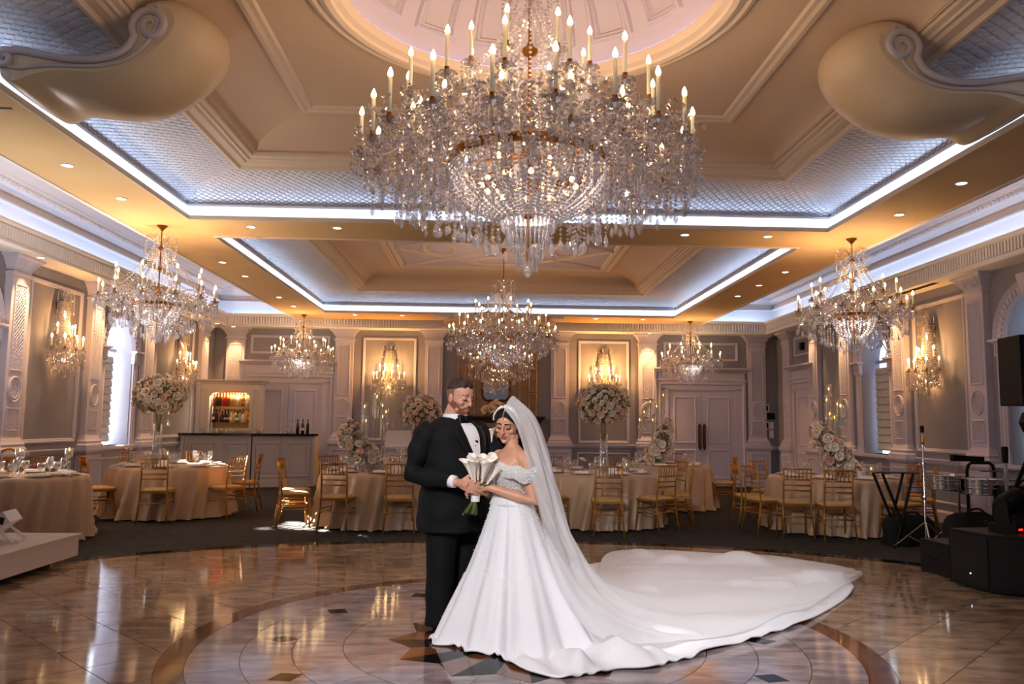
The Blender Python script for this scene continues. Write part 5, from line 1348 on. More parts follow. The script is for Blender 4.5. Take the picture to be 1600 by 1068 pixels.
for k in range(2):
    o = add_obj('tumbler', TME, MT['glass']); o.location = (-4.3-.06*k, 17.78, BH+.045); tag(o, 'clear tumbler left of the wine bottles, %s of two' % ('nearer','farther')[k], 'glass', 'tumblers by the wine')
t = thing('menu_stand', 'small clear menu stand on the bar behind the wine bottles', 'sign', (-4.22,17.92,BH+.045)); m = MB(); m.box(-.1,.1,-.004,.004,.01,.24); m.build('sleeve', MT['glass'], t); m = MB(); m.box(-.1,.1,-.04,.04,0,.01); m.build('foot', MT['glass'], t)

# ------------------------------------------------------------------ fireplace, overmantel, mirror
fp = thing('fireplace', 'carved grey-brown stone fireplace with tall panelled overmantel at the back centre', 'fireplace', (X0-.02, YB, 0), pi)
m = MB(); m.box(-.98,-.98+.34,0,.3,0,1.42); m.box(.64,.98,0,.3,0,1.42); m.box(-.64,.64,0,.3,1.08,1.42); m.build('surround', MT['stone'], fp)
m = MB(); m.box(-.64,.64,.0,.06,0,1.08); m.build('firebox', MT['black_p'], fp)
m = MB(); m.loft([[(-1.0-a,0,z),(1.0+a,0,z),(1.0+a,.3+a,z),(-1.0-a,.3+a,z)] for a, z in ((0,1.42),(.03,1.44),(.04,1.48),(.1,1.52),(.12,1.55),(.12,1.585))]); m.build('mantel_shelf', MT['oak'], fp)
m = MB(); m.box(-.95,.95,0,.1,1.585,3.3); m.loft([[(-.95-a,0,z),(.95+a,0,z),(.95+a,.1+a,z),(-.95-a,.1+a,z)] for a, z in ((0,3.28),(.05,3.34),(.09,3.36),(.1,3.42))])
m.build('overmantel', MT['stone'], fp)
for x0, x1, z0, z1 in ((-.93,-.73,1.62,2.12),(-.93,-.73,2.15,2.7),(.73,.93,1.62,2.12),(.73,.93,2.15,2.7),(-.7,-.5,1.62,2.45),(.5,.7,1.62,2.45),(-.93,-.5,2.74,3.2),(-.46,.46,2.74,3.2),(.5,.93,2.74,3.2)):
    m = MB(); frame_sweep(m, x0, x1, z0, z1, [(0,.1),(.008,.125),(.025,.125),(.035,.105)]); m.build('stone_panel', MT['stone'], fp)
for s in (-1, 1):
    m = MB(); m.tube([(s*.83+.07*cos(2*pi*k/20), .11, 1.98+.07*sin(2*pi*k/20)) for k in range(20)], .012, 6, closed=True); m.build('rosette', MT['stone'], fp)
mir = thing('wall_mirror', 'small gilt-framed mirror with a shaped outline above the mantel', 'mirror', (X0-.05, YB-.115, 2.36), pi)
def mo(k, n=48, e=0):
    a = 2*pi*k/n; c, s = cos(a), sin(a); q = (abs(c)**3.2+abs(s)**3.2)**(-1/3.2); w = 1-.05*cos(4*a)+.015*cos(8*a)
    return ((.31*w+e)*c*q, (.41*w+e)*s*q)
m = MB(); P = [mo(k) for k in range(48)]; m.add([(x,.014,z) for x, z in P], [tuple(range(48))]); m.build('mirror_glass', MT['mirror'], mir)
m = MB(); m.tube([(x,.02,z) for x, z in [mo(k,48,.02) for k in range(48)]], [.028+.008*cos(k*2.1) for k in range(48)], 8, closed=True); m.build('gilt_frame', MT['oakgilt'] if 'oakgilt' in MT else MT['oak'], mir, True)
rnd = random.Random(8); t = thing('mantel_flowers', 'low mass of white roses on the mantel between the couple', 'flowers', (X0-.05, YB-.29, 1.60)); pts = []
for k in range(38):
    p = Vector((rnd.uniform(-.3,.3), rnd.uniform(-.1,.1), 0)); p.z = .06+rnd.random()*.28*(1-abs(p.x)/.4); put_rose(t, p, (p.x*1.5, -.7, .6), .115, 'rose', rnd); pts.append(tuple(p))
m = MB(); m.box(-.28,.28,-.07,.07,0,.08); m.build('trough', MT['leaf'], t); breath(t, pts, 300, .07, .012, rnd, 'leaf', 'small_leaf')
# console with a white box
t = thing('console_table', 'white console table against the back wall left of the groom', 'table', (-1.95, YB-.36, 0))
m = MB(); m.box(-.42,.42,-.22,.2,.8,.86); m.build('tabletop', MT['trim'], t); m = MB(); m.box(-.38,.38,-.18,.18,.62,.8); m.build('apron', MT['trim'], t)
for sx in (-1,1):
    for sy in (-1,1): m = MB(); m.box(sx*.36-.025, sx*.36+.025, sy*.16-.025, sy*.16+.025, 0, .62); m.build('leg', MT['trim'], t)
t = thing('card_box', 'white card box on the console table by the back wall', 'box', (-2.0, YB-.38, .86)); m = MB(); m.box(-.3,.3,-.12,.12,0,.34); m.build('box_body', MT['white'], t); m = MB(); m.box(-.31,.31,-.13,.13,.34,.36); m.build('lid', MT['white'], t)
for k, l in enumerate(('left','right')): o = add_obj('goblet', G_ME['wine_glass'], MT['glass']); o.location = (-2.15+.28*k, YB-.38, 1.22); tag(o, 'wine glass standing on the white card box, %s of two' % l, 'glass')
# wall controls at the back right corner
for x, z, w, h, l, s in ((6.63,1.85,.11,.09,'upper small white thermostat on the back wall at the right corner',1),(6.78,1.66,.09,.075,'small black wall keypad at the right corner of the back wall',2),(6.63,1.44,.11,.09,'lower small white thermostat on the back wall at the right corner',1),(6.78,1.44,.05,.08,'white wall switch beside the lower thermostat',0),(6.78,1.24,.05,.09,'lowest white wall switch under the controls',0)):
    t = thing('wall_control', l, 'switch', (x, YB, z), pi); m = MB(); m.box(-w,w,0,.025,-h,h); m.build('plate', MT['white'] if s != 2 else MT['black_p'], t)
    if s: m = MB(); m.box(-w*.7,w*.7,.025,.028,-h*.7,h*.7); m.build('screen', MT['screen'], t)
t = thing('alarm_box', 'small black alarm box high on the right wall above the side door', 'alarm', (XR, 17.35, 3.18), pi/2); m = MB(); m.box(-.07,.07,0,.06,-.08,.08); m.build('case', MT['black_p'], t); m = MB(); m.lathe([(.03,.0),(.03,.012)], 12, M=Matrix.Translation((0,.06,0)) @ Matrix.Rotation(-pi/2,4,'X')); m.build('lens', MT['screen'], t)

# ------------------------------------------------------------------ white platform and floodlight at the left
t = thing('stage_platform', 'low glossy white platform on a recessed dark base at the bottom left', 'platform', (-5.02, 6.6, 0))
m = MB(); m.box(-1.2,1.02,-2.6,1.62,.065,.255); m.build('deck_side', MT['acrylic'], t); m = MB(); m.box(-1.21,1.035,-2.61,1.635,.255,.275); m.build('deck_top', MT['acrylic'], t); m = MB(); m.box(-1.0,.86,-2.4,1.42,0,.065); m.build('plinth', MT['black_p'], t)
t = thing('floodlight', 'white slab floodlight on splayed feet lying on the white platform', 'light', (-4.42, 7.62, .275), .15)
Mx = Matrix.Translation((0,0,.17)) @ Matrix.Rotation(-.62, 4, 'Y')
m = MB(); m.M = Mx; m.box(-.22,.12,-.14,.14,-.055,.055); m.build('housing', MT['white'], t)
m = MB(); m.M = Mx; m.box(-.2,.1,-.12,.12,.055,.06); m.build('diffuser', MT['glass'], t)
for k in range(2):
    for q in range(5):
        m = MB(); m.M = Mx; m.lathe([(.022,.0605),(.022,.063)], 10, (-.165+.06*q,-.05+.1*k,0)); m.build('lamp_lens', MT['spot'], t)
m = MB(); m.M = Mx @ Matrix.Translation((.06,-.141,0)); m.lathe([(.0,0),(.045,0),(.03,.03),(.012,.045),(0,.045)], 4, M=Matrix.Rotation(pi/2,4,'X')); m.build('tilt_knob', MT['black_p'], t)
m = MB(); m.M = Mx @ Matrix.Translation((-.06,-.142,.01)); 
for a in (-.03, .005): m.box(a,a+.02,-.004,0,-.02,.02)
m.build('socket', MT['screen'], t, kind='stuff')
for dx in (-.14, .14): m = MB(); m.tube([(.03,-.13,.13),(.03+dx,-.14,.012)], .013, 4); m.build('foot_strut', MT['white'], t)
for dx in (-.14, .14): m = MB(); m.tube([(.03,.13,.13),(.03+dx,.14,.012)], .013, 4); m.build('foot_strut', MT['white'], t)

lamp('floodlight_beam', 'SPOT', (-4.52, 7.64, .56), 360, (1,.93,.84), .1, (-5.0, 8.6, 3.7), 128, .9, gloss=False)
# ------------------------------------------------------------------ band equipment at the right
t = thing('subwoofer', 'large black angled speaker cabinet on the floor at the right edge', 'speaker', (0,0,0))
m = MB(); m.prism([(4.27,7.40),(4.34,6.92),(4.62,6.72),(5.25,6.86),(5.2,7.55)], .02, .50); m.build('cabinet', MT['black_p'], t)
m = MB(); m.prism([(4.262,7.36),(4.33,6.93),(4.34,6.93),(4.272,7.37)], .05, .47); m.build('grille', MT['grille'], t)
m = MB(); m.prism([(4.345,6.90),(4.60,6.71),(4.61,6.722),(4.35,6.912)], .05, .47); m.build('grille', MT['grille'], t)
m = MB(); m.sphere((4.30,7.13,.14),.006,8,6); m.build('indicator', MT['blueled'], t)
for x, y in ((4.4,7.35),(4.45,6.95),(5.1,7.0),(5.1,7.4)): m = MB(); m.lathe([(.025,0),(.025,.02)], 8, (x,y,0)); m.build('foot', MT['black_p'], t)
t = thing('road_case', 'small low black box beside the big speaker cabinet', 'box', (4.52, 7.88, 0), .1)
m = MB(); m.box(-.14,.2,-.25,.2,0,.3); m.build('case_body', MT['fabricb'], t); m = MB(); m.box(-.145,.205,-.255,.205,.3,.315); m.build('lid', MT['black_p'], t); m = MB(); m.tube([(-.16,-.08,.17),(-.18,-.06,.16),(-.18,.0,.16),(-.16,.02,.17)], .01, 5); m.build('handle', MT['black_p'], t)
t = thing('moving_head_light', 'black moving head stage light with an amber lens on the speaker cabinet', 'light', (4.72, 7.18, .50), .5)
m = MB(); m.box(-.15,.15,-.12,.12,0,.075); m.build('base', MT['black_p'], t); m = MB(); m.box(-.11,-.05,-.123,-.12,.025,.04); m.build('display', MT['redled'], t)
for s in (-1,1): m = MB(); m.loft([[(s*.13-.02,-.05*a,z),(s*.13+.02,-.05*a,z),(s*.13+.02,.05*a,z),(s*.13-.02,.05*a,z)] for a, z in ((1.4,.075),(1.1,.2),(1,.27),(.5,.3))]); m.build('yoke_arm', MT['black_p'], t)
m = MB(); m.lathe([(.0,-.13),(.075,-.12),(.1,-.04),(.1,.06),(.085,.12),(.07,.13)], 18, M=Matrix.Translation((0,-.0,.25)) @ Matrix.Rotation(.9,4,'Y') @ Matrix.Rotation(.5,4,'X')); m.build('head', MT['black_p'], t, auto=True)
m = MB(); m.lathe([(.034,.131),(.034,.134)], 16, M=Matrix.Translation((0,-.0,.25)) @ Matrix.Rotation(.9,4,'Y') @ Matrix.Rotation(.5,4,'X')); m.build('lens', MT['amberled'], t)
# pole speaker
t = thing('pole_speaker', 'tall black loudspeaker on a pole at the right edge of the picture', 'speaker', (4.92, 7.05, 1.62), 0)
m = MB(); m.loft([[(-.24*a,-.17,z),(.24*a,-.17,z),(.2*a,.2,z),(-.2*a,.2,z)] for a, z in ((.98,0),(1,.02),(1,.6),(.98,.62))]); m.build('cabinet', MT['black_p'], t)
m = MB(); m.box(-.225,.225,-.178,-.168,.06,.59); m.build('grille', MT['grille'], t)
m = MB(); m.box(-.10,-.075,-.182,-.178,.085,.1); m.build('badge', MT['chrome'], t); m = MB(); m.sphere((-.087,-.183,.065),.006,8,6); m.build('indicator', MT['blueled'], t)
t = thing('speaker_pole', 'black tripod pole under the loudspeaker, just beyond the right edge', 'stand', (4.92, 7.7, 0))
t.location = (5.0, 7.98, 0)
m = MB(); m.tube([(0,0,.2),(-.06,-.85,1.3),(-.06,-.85,1.62)], .018, 8); m.build('pole', MT['black_p'], t)
for k in range(3): m = MB(); a = k*2.094+.5; m.tube([(0,0,.5),(.22*cos(a),.22*sin(a)+.05,.012)], .012, 6); m.build('leg', MT['black_p'], t)
t = thing('led_par_light', 'black clamp-on effect light with blue-white LEDs under the loudspeaker', 'light', (4.84, 6.98, 1.47))
m = MB(); m.lathe([(.0,-.06),(.09,-.06),(.12,-.03),(.12,.05),(.1,.06),(.0,.06)], 8, M=Matrix.Rotation(pi/2,4,'X')); m.build('housing', MT['black_p'], t)
for k in range(8): m = MB(); a = pi/4*k+.39; m.lathe([(.02,.061),(.016,.066)], 10, (.08*cos(a),.08*sin(a),0), M=Matrix.Rotation(pi/2,4,'X')); m.build('led', MT['blueled'] if k in (3,4) else MT['screen'], t)
m = MB(); m.sphere((0,-.06,0),.04,12,8,(1,.6,1)); m.build('dome_lens', MT['glass'], t, True)
m = MB(); m.tube([(0,.0,.11),(0,.03,.15)], .012, 6); m.build('clamp', MT['black_p'], t)
# cymbal stand
def tripod(t, x, y, zs, r, mat, ang=0.3, zk=None):
    for k in range(3):
        a = ang+k*2.094; m = MB(); m.tube([(x,y,zs),(x+r*cos(a),y+r*sin(a),.025)], .009, 6); m.build('leg', mat, t)
        m = MB(); m.tube([(x,y,.08),(x+r*.55*cos(a),y+r*.55*sin(a),zs*.48)], .006, 5); m.build('brace', mat, t)
        m = MB(); m.sphere((x+r*cos(a),y+r*sin(a),.022),.022,8,6); m.build('rubber_foot', MT['black_p'], t)
t = thing('cymbal_stand', 'tall slim chrome cymbal stand on a tripod beside the drums', 'stand', (5.06, 9.22, 0))
m = MB(); m.lathe([(.012,.05),(.012,.62),(.009,.63),(.009,1.2),(.006,1.21),(.006,1.42)], 10); m.build('tube', MT['chrome'], t, auto=True)
for z in (.62, 1.0, 1.2): m = MB(); m.lathe([(.017,z-.03),(.02,z),(.017,z+.02)], 10); m.tube([(0,0,z),(-.05,-.02,z)], .005, 5); m.sphere((-.055,-.022,z),.012,6,5); m.build('clamp', MT['chrome'], t)
m = MB(); m.lathe([(.018,1.36),(.022,1.38),(.022,1.42),(.016,1.44)], 12); m.build('felt', MT['black_p'], t)
m = MB(); m.lathe([(.012,1.22),(.018,1.25),(.012,1.3)], 10); m.build('brass_sleeve', MT['gold'], t)
tripod(t, 0, 0, .34, .36, MT['chrome'], -1.9)
# timbales
t = thing('timbales', 'pair of steel timbale drums on a stand at the right', 'drums', (5.55, 9.35, 0))
for (dx, dy, r, z0, z1, nm) in ((-.16,.05,.17,.70,.86,'drum_shell'),(.22,-.06,.215,.655,.83,'drum_shell')):
    m = MB(); m.lathe([(r,z0),(r,z1),(r-.006,z1),(r-.006,z0)], 32, (dx,dy,0), False); d = m.build(nm, MT['steel'], t, auto=True)
    m = MB(); m.lathe([(0,z1-.004),(r,z1-.004)], 32, (dx,dy,0), False); m.build('drum_head', MT['plate'], d)
    for z in (z0+.01, z0+(z1-z0)*.45, z0+(z1-z0)*.7, z1): m = MB(); m.tube([(dx+(r+.006)*cos(2*pi*k/32), dy+(r+.006)*sin(2*pi*k/32), z) for k in range(32)], .006, 5, closed=True); m.build('hoop', MT['chrome'], d)
    for k in range(6): a = k*pi/3+.3; m = MB(); m.tube([(dx+(r+.012)*cos(a),dy+(r+.012)*sin(a),z0),(dx+(r+.012)*cos(a),dy+(r+.012)*sin(a),z1+.02)], .006, 5); m.build('tension_rod', MT['chrome'], d)
m = MB(); m.tube([(0,.02,.1),(0,.02,.72)], .014, 8); m.tube([(-.16,.03,.7),(.22,-.02,.66)], .01, 6); m.build('stand_tube', MT['chrome'], t)
tripod(t, 0, .02, .4, .36, MT['chrome'], .6)
m = MB(); m.tube([(-.02,0,.8),(-.02,0,1.04)], .007, 6); m.build('bell_post', MT['chrome'], t)
m = MB(); m.loft([[(x,-.03*w,1.03),(x,.03*w,1.03),(x,.03*w,1.03+.07*w),(x,-.03*w,1.03+.07*w)] for x, w in ((-.08,1.1),(.0,1),(.12,.9),(.3,.8))]); m.build('cowbell', MT['black_p'], t)
# keyboard stand legs
t = thing('keyboard_stand', 'folding black X-leg stand in front of the right table', 'stand', (5.0, 9.75, 0), .1)
for dy in (-.08, .12):
    m = MB(); m.tube([(-.22,dy,.86),(.12,dy,.02)], .017, 6); m.build('leg', MT['black_p'], t); m = MB(); m.tube([(.2,dy+.03,.86),(-.05,dy+.03,.02)], .017, 6); m.build('leg', MT['black_p'], t)
m = MB(); m.tube([(-.26,.02,.87),(.34,.02,.87)], .014, 6); m.build('cross_bar', MT['chrome'], t)
# hand truck handle, chrome poles, bags
t = thing('hand_truck', 'black hand truck with a U-shaped handle behind the drums', 'cart', (6.05, 9.75, 0))
m = MB(); m.tube([(-.16,0,.05),(-.16,0,.9),(-.14,0,.97),(-.1,0,1.0),(.12,0,1.0),(.16,0,.97),(.18,0,.9),(.18,0,.05)], .02, 8); m.build('frame', MT['black_p'], t)
m = MB(); m.box(-.2,.22,-.2,.02,.0,.02); m.build('toe_plate', MT['black_p'], t)
for s in (-.22,.24): m = MB(); m.lathe([(.1,-.02),(.1,.02)], 16, M=Matrix.Translation((s,.06,.1)) @ Matrix.Rotation(pi/2,4,'Y')); m.build('wheel', MT['black_p'], t)
for x, y, h, l, top in ((5.72,8.75,1.22,'chrome percussion stand with a black top clamp at the right edge',1),(6.15,8.55,.86,'shorter chrome stand behind the taller one at the right edge',0)):
    t = thing('percussion_stand', l, 'stand', (x, y, 0)); m = MB(); m.tube([(0,0,.05),(0,0,h)], .02, 8); m.build('tube', MT['chrome'], t)
    for z in (.28, h*.7): m = MB(); m.lathe([(.03,z-.03),(.03,z+.03)], 10); m.tube([(0,0,z),(.1,-.02,z)], .01, 5); m.build('clamp', MT['chrome'], t)
    if top:
        m = MB(); m.lathe([(.03,h-.18),(.035,h-.02),(.03,h)], 12); m.build('top_clamp', MT['black_p'], t); m = MB(); m.tube([(-.28,0,h-.27),(.5,.05,h-.27)], .01, 6); m.build('cross_arm', MT['chrome'], t)
    tripod(t, 0, 0, .3, .25, MT['chrome'], 1.0)
def bag(label, x, y, sx, sy, sz, seed, cat='bag'):
    rnd = random.Random(seed); m = MB(); ph = [rnd.uniform(0,6) for _ in range(4)]
    def fn(u, v):
        a = 2*pi*u; q = (abs(cos(a))**3+abs(sin(a))**3)**(-1/3); k = 1+.06*sin(3*a+ph[0]+v*3)+.05*sin(7*a+ph[1])*sin(5*v+ph[2]); w = (1-max(0, v-.55)**2*2.4)*k
        if v >= .999: w = .02
        return (sx*cos(a)*q*w, sy*sin(a)*q*w, sz*min(1, v*1.15)*(1+.05*sin(2*a+ph[3])*v))
    m.grid(fn, 28, 12, True); t = thing('equipment_bag', label, cat, (x, y, 0)); m.build('body', MT['fabricb'], t, True)
    m = MB(); m.tube(bez([(-sx*.5,-sy*.5,sz*.85),(-sx*.4,-sy*.8,sz*1.25),(sx*.4,-sy*.8,sz*1.25),(sx*.5,-sy*.5,sz*.85)], 10), .014, 5); m.build('strap', MT['fabricb'], t)
bag('big black canvas equipment bag standing behind the moving head light', 6.05, 9.05, .27, .2, .74, 1)
bag('black cloth-covered heap of gear under the timbales', 5.45, 9.0, .28, .17, .46, 2)
bag('low black duffel bag behind the cymbal stand', 5.2, 9.9, .3, .15, .34, 3)
# ------------------------------------------------------------------ people
def fuse(mb, voxel, smooth, name):
    me = mb.mesh('tmp'); o = bpy.data.objects.new('tmp', me); COL.objects.link(o)
    r = o.modifiers.new('r', 'REMESH'); r.mode = 'VOXEL'; r.voxel_size = voxel
    if smooth: s = o.modifiers.new('s', 'SMOOTH'); s.factor = .5; s.iterations = smooth
    dg = bpy.context.evaluated_depsgraph_get(); out = bpy.data.meshes.new_from_object(o.evaluated_get(dg))
    bpy.data.objects.remove(o); bpy.data.meshes.remove(me); out.name = name
    out.polygons.foreach_set('use_smooth', [True]*len(out.polygons)); return out
def ell(mb, c, r, M=None, n=14, m=10):
    T = Matrix.Translation(c) @ Matrix.Diagonal((*r, 1)); T = M @ T if M is not None else T
    mb.lathe([(max(sin(pi*i/m), 1e-4), -cos(pi*i/m)) for i in range(m+1)], n, M=T, cap=True)
def sect(c, af, ab, b, z, n=28, e=2.3):
    out = []
    for k in range(n):
        a = 2*pi*k/n; co, si = cos(a), sin(a); q = (abs(co)**e+abs(si)**e)**(-1/e)
        out.append((c[0]+(af if co > 0 else ab)*co*q, c[1]+b*si*q, z))
    return out
def interp(T, z):
    if z <= T[0][0]: return T[0][1:]
    for i in range(len(T)-1):
        if z <= T[i+1][0]:
            t = (z-T[i][0])/(T[i+1][0]-T[i][0]); t = t*t*(3-2*t)*.4+t*.6
            return tuple(a+(b-a)*t for a, b in zip(T[i][1:], T[i+1][1:]))
    return T[-1][1:]
def shell_pt(T, z, ang, off=0, e=2.3):
    cx, af, ab, b = interp(T, z); co, si = cos(ang), sin(ang); q = (abs(co)**e+abs(si)**e)**(-1/e); a = af if co > 0 else ab
    p = Vector((cx+a*co*q, b*si*q, z)); n = Vector((co/max(a,.02), si/max(b,.02), 0)).normalized(); return p+n*off
HEAD = [(-.118,.045,.020,.020,.014),(-.112,.045,.036,.035,.030),(-.098,.03,.060,.045,.043),(-.075,.015,.077,.055,.054),(-.05,.0,.090,.062,.062),(-.02,-.005,.093,.075,.068),
        (.01,-.008,.093,.086,.072),(.035,-.01,.100,.092,.0755),(.06,-.012,.097,.092,.0765),(.082,-.014,.082,.082,.069),(.1,-.016,.058,.062,.053),(.112,-.018,.03,.035,.03),(.117,-.018,.006,.006,.006)]
def add_head(mb, M, fem=False, sc=1.0):
    S = M @ Matrix.Scale(sc, 4); b = MB(); b.M = S
    b.loft([sect((cx,0), af, ab, w*(.96 if fem else 1.02), z, 28, 2.15) for z, cx, af, ab, w in HEAD])
    b2 = b; nr = .85 if fem else 1
    for p, r in (((.094,0,.022),.0085*nr),((.101,0,.006),.0095*nr),((.107,0,-.010),.0105*nr),((.111,0,-.022),.0125*nr)): ell(b2, p, (r*1.1,r,r*1.2))
    for s in (-1, 1):
        ell(b2, (.101,s*.011*nr,-.026), (.011,.008*nr,.008)); ell(b2, (.083,s*.029,.034), (.013,.022,.0075 if not fem else .005))
        ell(b2, (.0765,s*.031,.009), (.0155,.0165,.0115)); ell(b2, (.062,s*.043,-.022), (.026,.022,.02)); ell(b2, (.045,s*.047,-.07), (.02,.016,.022))
        ell(b2, (-.008,s*.077,-.008), (.017,.007,.03)); ell(b2, (-.002,s*.078,-.03), (.009,.006,.012))
    ell(b2, (.086,0,-.099), (.016,.02,.014)); ell(b2, (.092,0,-.048), (.008,.024,.012)); ell(b2, (.088,0,-.062), (.012,.024,.014))
    mb.add(b.v, b.f)
def face_bits(root, M, sc, lipm, browm, fem, lid=None):
    S = M @ Matrix.Scale(sc, 4)
    m = MB(); m.M = S
    m.tube(bez([(.083,-.022,-.057),(.102,-.009,-.051),(.104,0,-.055),(.102,.009,-.051),(.083,.022,-.057)], 12), [.0015]+[.0052]*11+[.0015], 8)
    m.tube(bez([(.083,-.020,-.060),(.103,-.008,-.069),(.103,.008,-.069),(.083,.020,-.060)], 12), [.0015]+[.0062]*11+[.0015], 8); m.build('lips', lipm, root, True)
    for s in (-1, 1):
        m = MB(); m.M = S; m.tube(bez([(.093,s*.012,.032 if not fem else .036),(.098,s*.03,.044),(.074,s*.054,.034)], 8), [.0032,.0042,.0045,.0042,.0038,.0032,.0026,.002,.0012] if fem else [.004,.0055,.006,.0055,.005,.0045,.004,.003,.002], 6); m.build('eyebrow', browm, root, True)
        m = MB(); m.M = S; m.tube(bez([(.0885,s*.016,.004),(.0965,s*.031,-.004),(.076,s*.05,.002)], 8), [.0012,.002,.0024,.0026,.0028,.0028,.0026,.002,.001], 6); m.build('eyelashes', MT['lash'], root, True)
        if lid: m = MB(); m.M = S; ell(m, (.0785,s*.0315,.0095), (.0148,.0150,.0102)); m.build('eyelid', lid, root, True)
def add_hand(mb, M, side, sc=1.0, curls=((.35,.5,.4),)*4, spread=.1, thumb=(.6,.8,-.1)):
    """x along the fingers, z out of the back of the hand; thumb on +y for a right hand"""
    b = MB(); b.M = M @ Matrix.Scale(sc, 4)
    ys = (.031,.010,-.011,-.030); Ls = (.95,1.06,1.0,.8); kx = (.088,.092,.088,.08)
    b.tube([(-.035,0,0),(0,0,0),(.04,0,0)], [.026,.0245,.026], 10)
    for i in range(4):
        y = ys[i]*side; b.tube([(.0,y*.5,-.002),(.045,y*.85,.0),(kx[i],y,0)], [.014,.0145,.0115], 8)
        p = Vector((kx[i], y, 0)); a = 0; yaw = ys[i]/.031*spread*side; pts = [tuple(p)]
        for L, c in zip((.044,.027,.021), curls[min(i, len(curls)-1)]):
            a += c; p = p+Vector((cos(a)*cos(yaw), cos(a)*sin(yaw), -sin(a)))*L*Ls[i]; pts.append(tuple(p))
        b.tube(pts, [.0105,.0095,.0085,.0065], 8)
        ell(b, pts[-1], (.0068,)*3, n=8, m=6)
    for f in (.2,.5,.8): ell(b, (.03+.0*f,(-.02+.04*f)*side,-.006), (.035,.016,.011), n=10, m=8)
    t = Vector((thumb[0], thumb[1]*side, thumb[2])).normalized(); p0 = Vector((.012,.022*side,-.006)); p1 = p0+t*.042; t2 = (t+Vector((.5,0,-.1))).normalized(); p2 = p1+t2*.033; p3 = p2+t2*.024
    b.tube([tuple(p0), tuple(p1), tuple(p2), tuple(p3)], [.015,.012,.0105,.0075], 8); ell(b, tuple(p3), (.0078,)*3, n=8, m=6)
    mb.add(b.v, b.f)
def frame_m(o, x, z):
    x = Vector(x).normalized(); z = Vector(z); z = (z-x*x.dot(z)).normalized(); y = z.cross(x)
    return Matrix(((x.x,y.x,z.x,o[0]),(x.y,y.y,z.y,o[1]),(x.z,y.z,z.z,o[2]),(0,0,0,1)))
MEET = Vector((-.055, 5.41, .985))     # where the hands meet on the bouquet

# ---------------- groom
GX, GY, GR = -.215, 5.76, radians(-48)
groom = thing('person', 'bearded man in a black tuxedo looking down at the woman in white', 'person', (GX, GY, 0), GR)
GI = (Matrix.Translation((GX, GY, 0)) @ Matrix.Rotation(GR, 4, 'Z')).inverted()
TOR = [(.66,.01,.205,.265,.262),(.80,.01,.215,.24,.258),(.95,.01,.225,.215,.25),(1.08,.01,.222,.20,.245),(1.20,.0,.205,.19,.248),(1.30,-.01,.18,.175,.255),(1.36,-.015,.15,.155,.235),(1.405,-.02,.115,.13,.17),(1.44,-.025,.085,.095,.095),(1.47,-.02,.07,.075,.075)]
HM = Matrix.Translation((.035,0,1.585)) @ Matrix.Rotation(radians(6), 4, 'Z') @ Matrix.Rotation(radians(15), 4, 'Y')
hw = GI @ frame_m(MEET+Vector((-.105,-.035,.022)), (1,.10,-.30), (-.1,-1,.12))     # right hand over hers
W0 = hw @ Vector((-.03,0,0))
EL = Vector((-.075,-.315,1.05)); SH = Vector((-.02,-.225,1.345)); ELL = Vector((.20,.31,1.10)); SHL = Vector((-.02,.225,1.345)); WL = Vector((.44,.24,1.05))
b = MB()
b.loft([sect((cx,0), af*.88, ab*.88, w*.9, z) for z, cx, af, ab, w in TOR])
b.tube([(-.02,0,1.40),(-.005,0,1.47),(.02,0,1.53)], [.085,.078,.07], 16)
add_head(b, HM, False, 1.06)
b.tube([SH, EL, W0.lerp(EL,.15), W0], [.06,.05,.036,.028], 12); add_hand(b, hw, 1, 1.12, ((.28,.35,.3),(.32,.4,.3),(.4,.4,.3),(.45,.45,.3)), .16, (.55,.85,.05))
b.tube([SHL, ELL, WL], [.06,.05,.03], 12); hl = frame_m(WL, (.9,-.45,-.1), (.4,.9,.2)); add_hand(b, hl, -1, 1.1, ((.3,.3,.3),)*4)
for s in (-1, 1): b.tube([(0,s*.1,.72),(.0,s*.105,.45),(-.01,s*.11,.06)], [.1,.075,.05], 12)
add_obj('body', fuse(b, .0052, 5, 'groom_body'), MT['skin'], groom)
face_bits(groom, HM, 1.06, MT['lipm'], MT['fade'], False)
# jacket
b = MB(); b.loft([sect((cx,0), af, ab, w, z) for z, cx, af, ab, w in TOR[:-1]])
cuff = W0.lerp(EL,.12)
b.tube([SH+Vector((0,.03,.02)), SH+Vector((-.01,-.015,-.03)), SH.lerp(EL,.5)+Vector((-.01,-.012,0)), EL, EL.lerp(cuff,.5), cuff], [.085,.092,.08,.072,.064,.05], 16)
b.tube([SHL+Vector((0,-.03,.02)), SHL+Vector((-.01,.015,-.03)), SHL.lerp(ELL,.5), ELL, WL], [.085,.092,.08,.07,.052], 16)
jk = fuse(b, .0085, 5, 'jacket')
rj = random.Random(2)
JN = [v.normal.copy() for v in jk.vertices]
for v, nn in zip(jk.vertices, JN):      # soft drape creases
    p = v.co; k = .0035*sin(p.z*38+p.x*14+sin(p.y*18)*1.6)+.003*sin(p.z*17-p.y*30)
    v.co += nn*k
jacket = add_obj('tuxedo_jacket', jk, MT['tux'], groom)
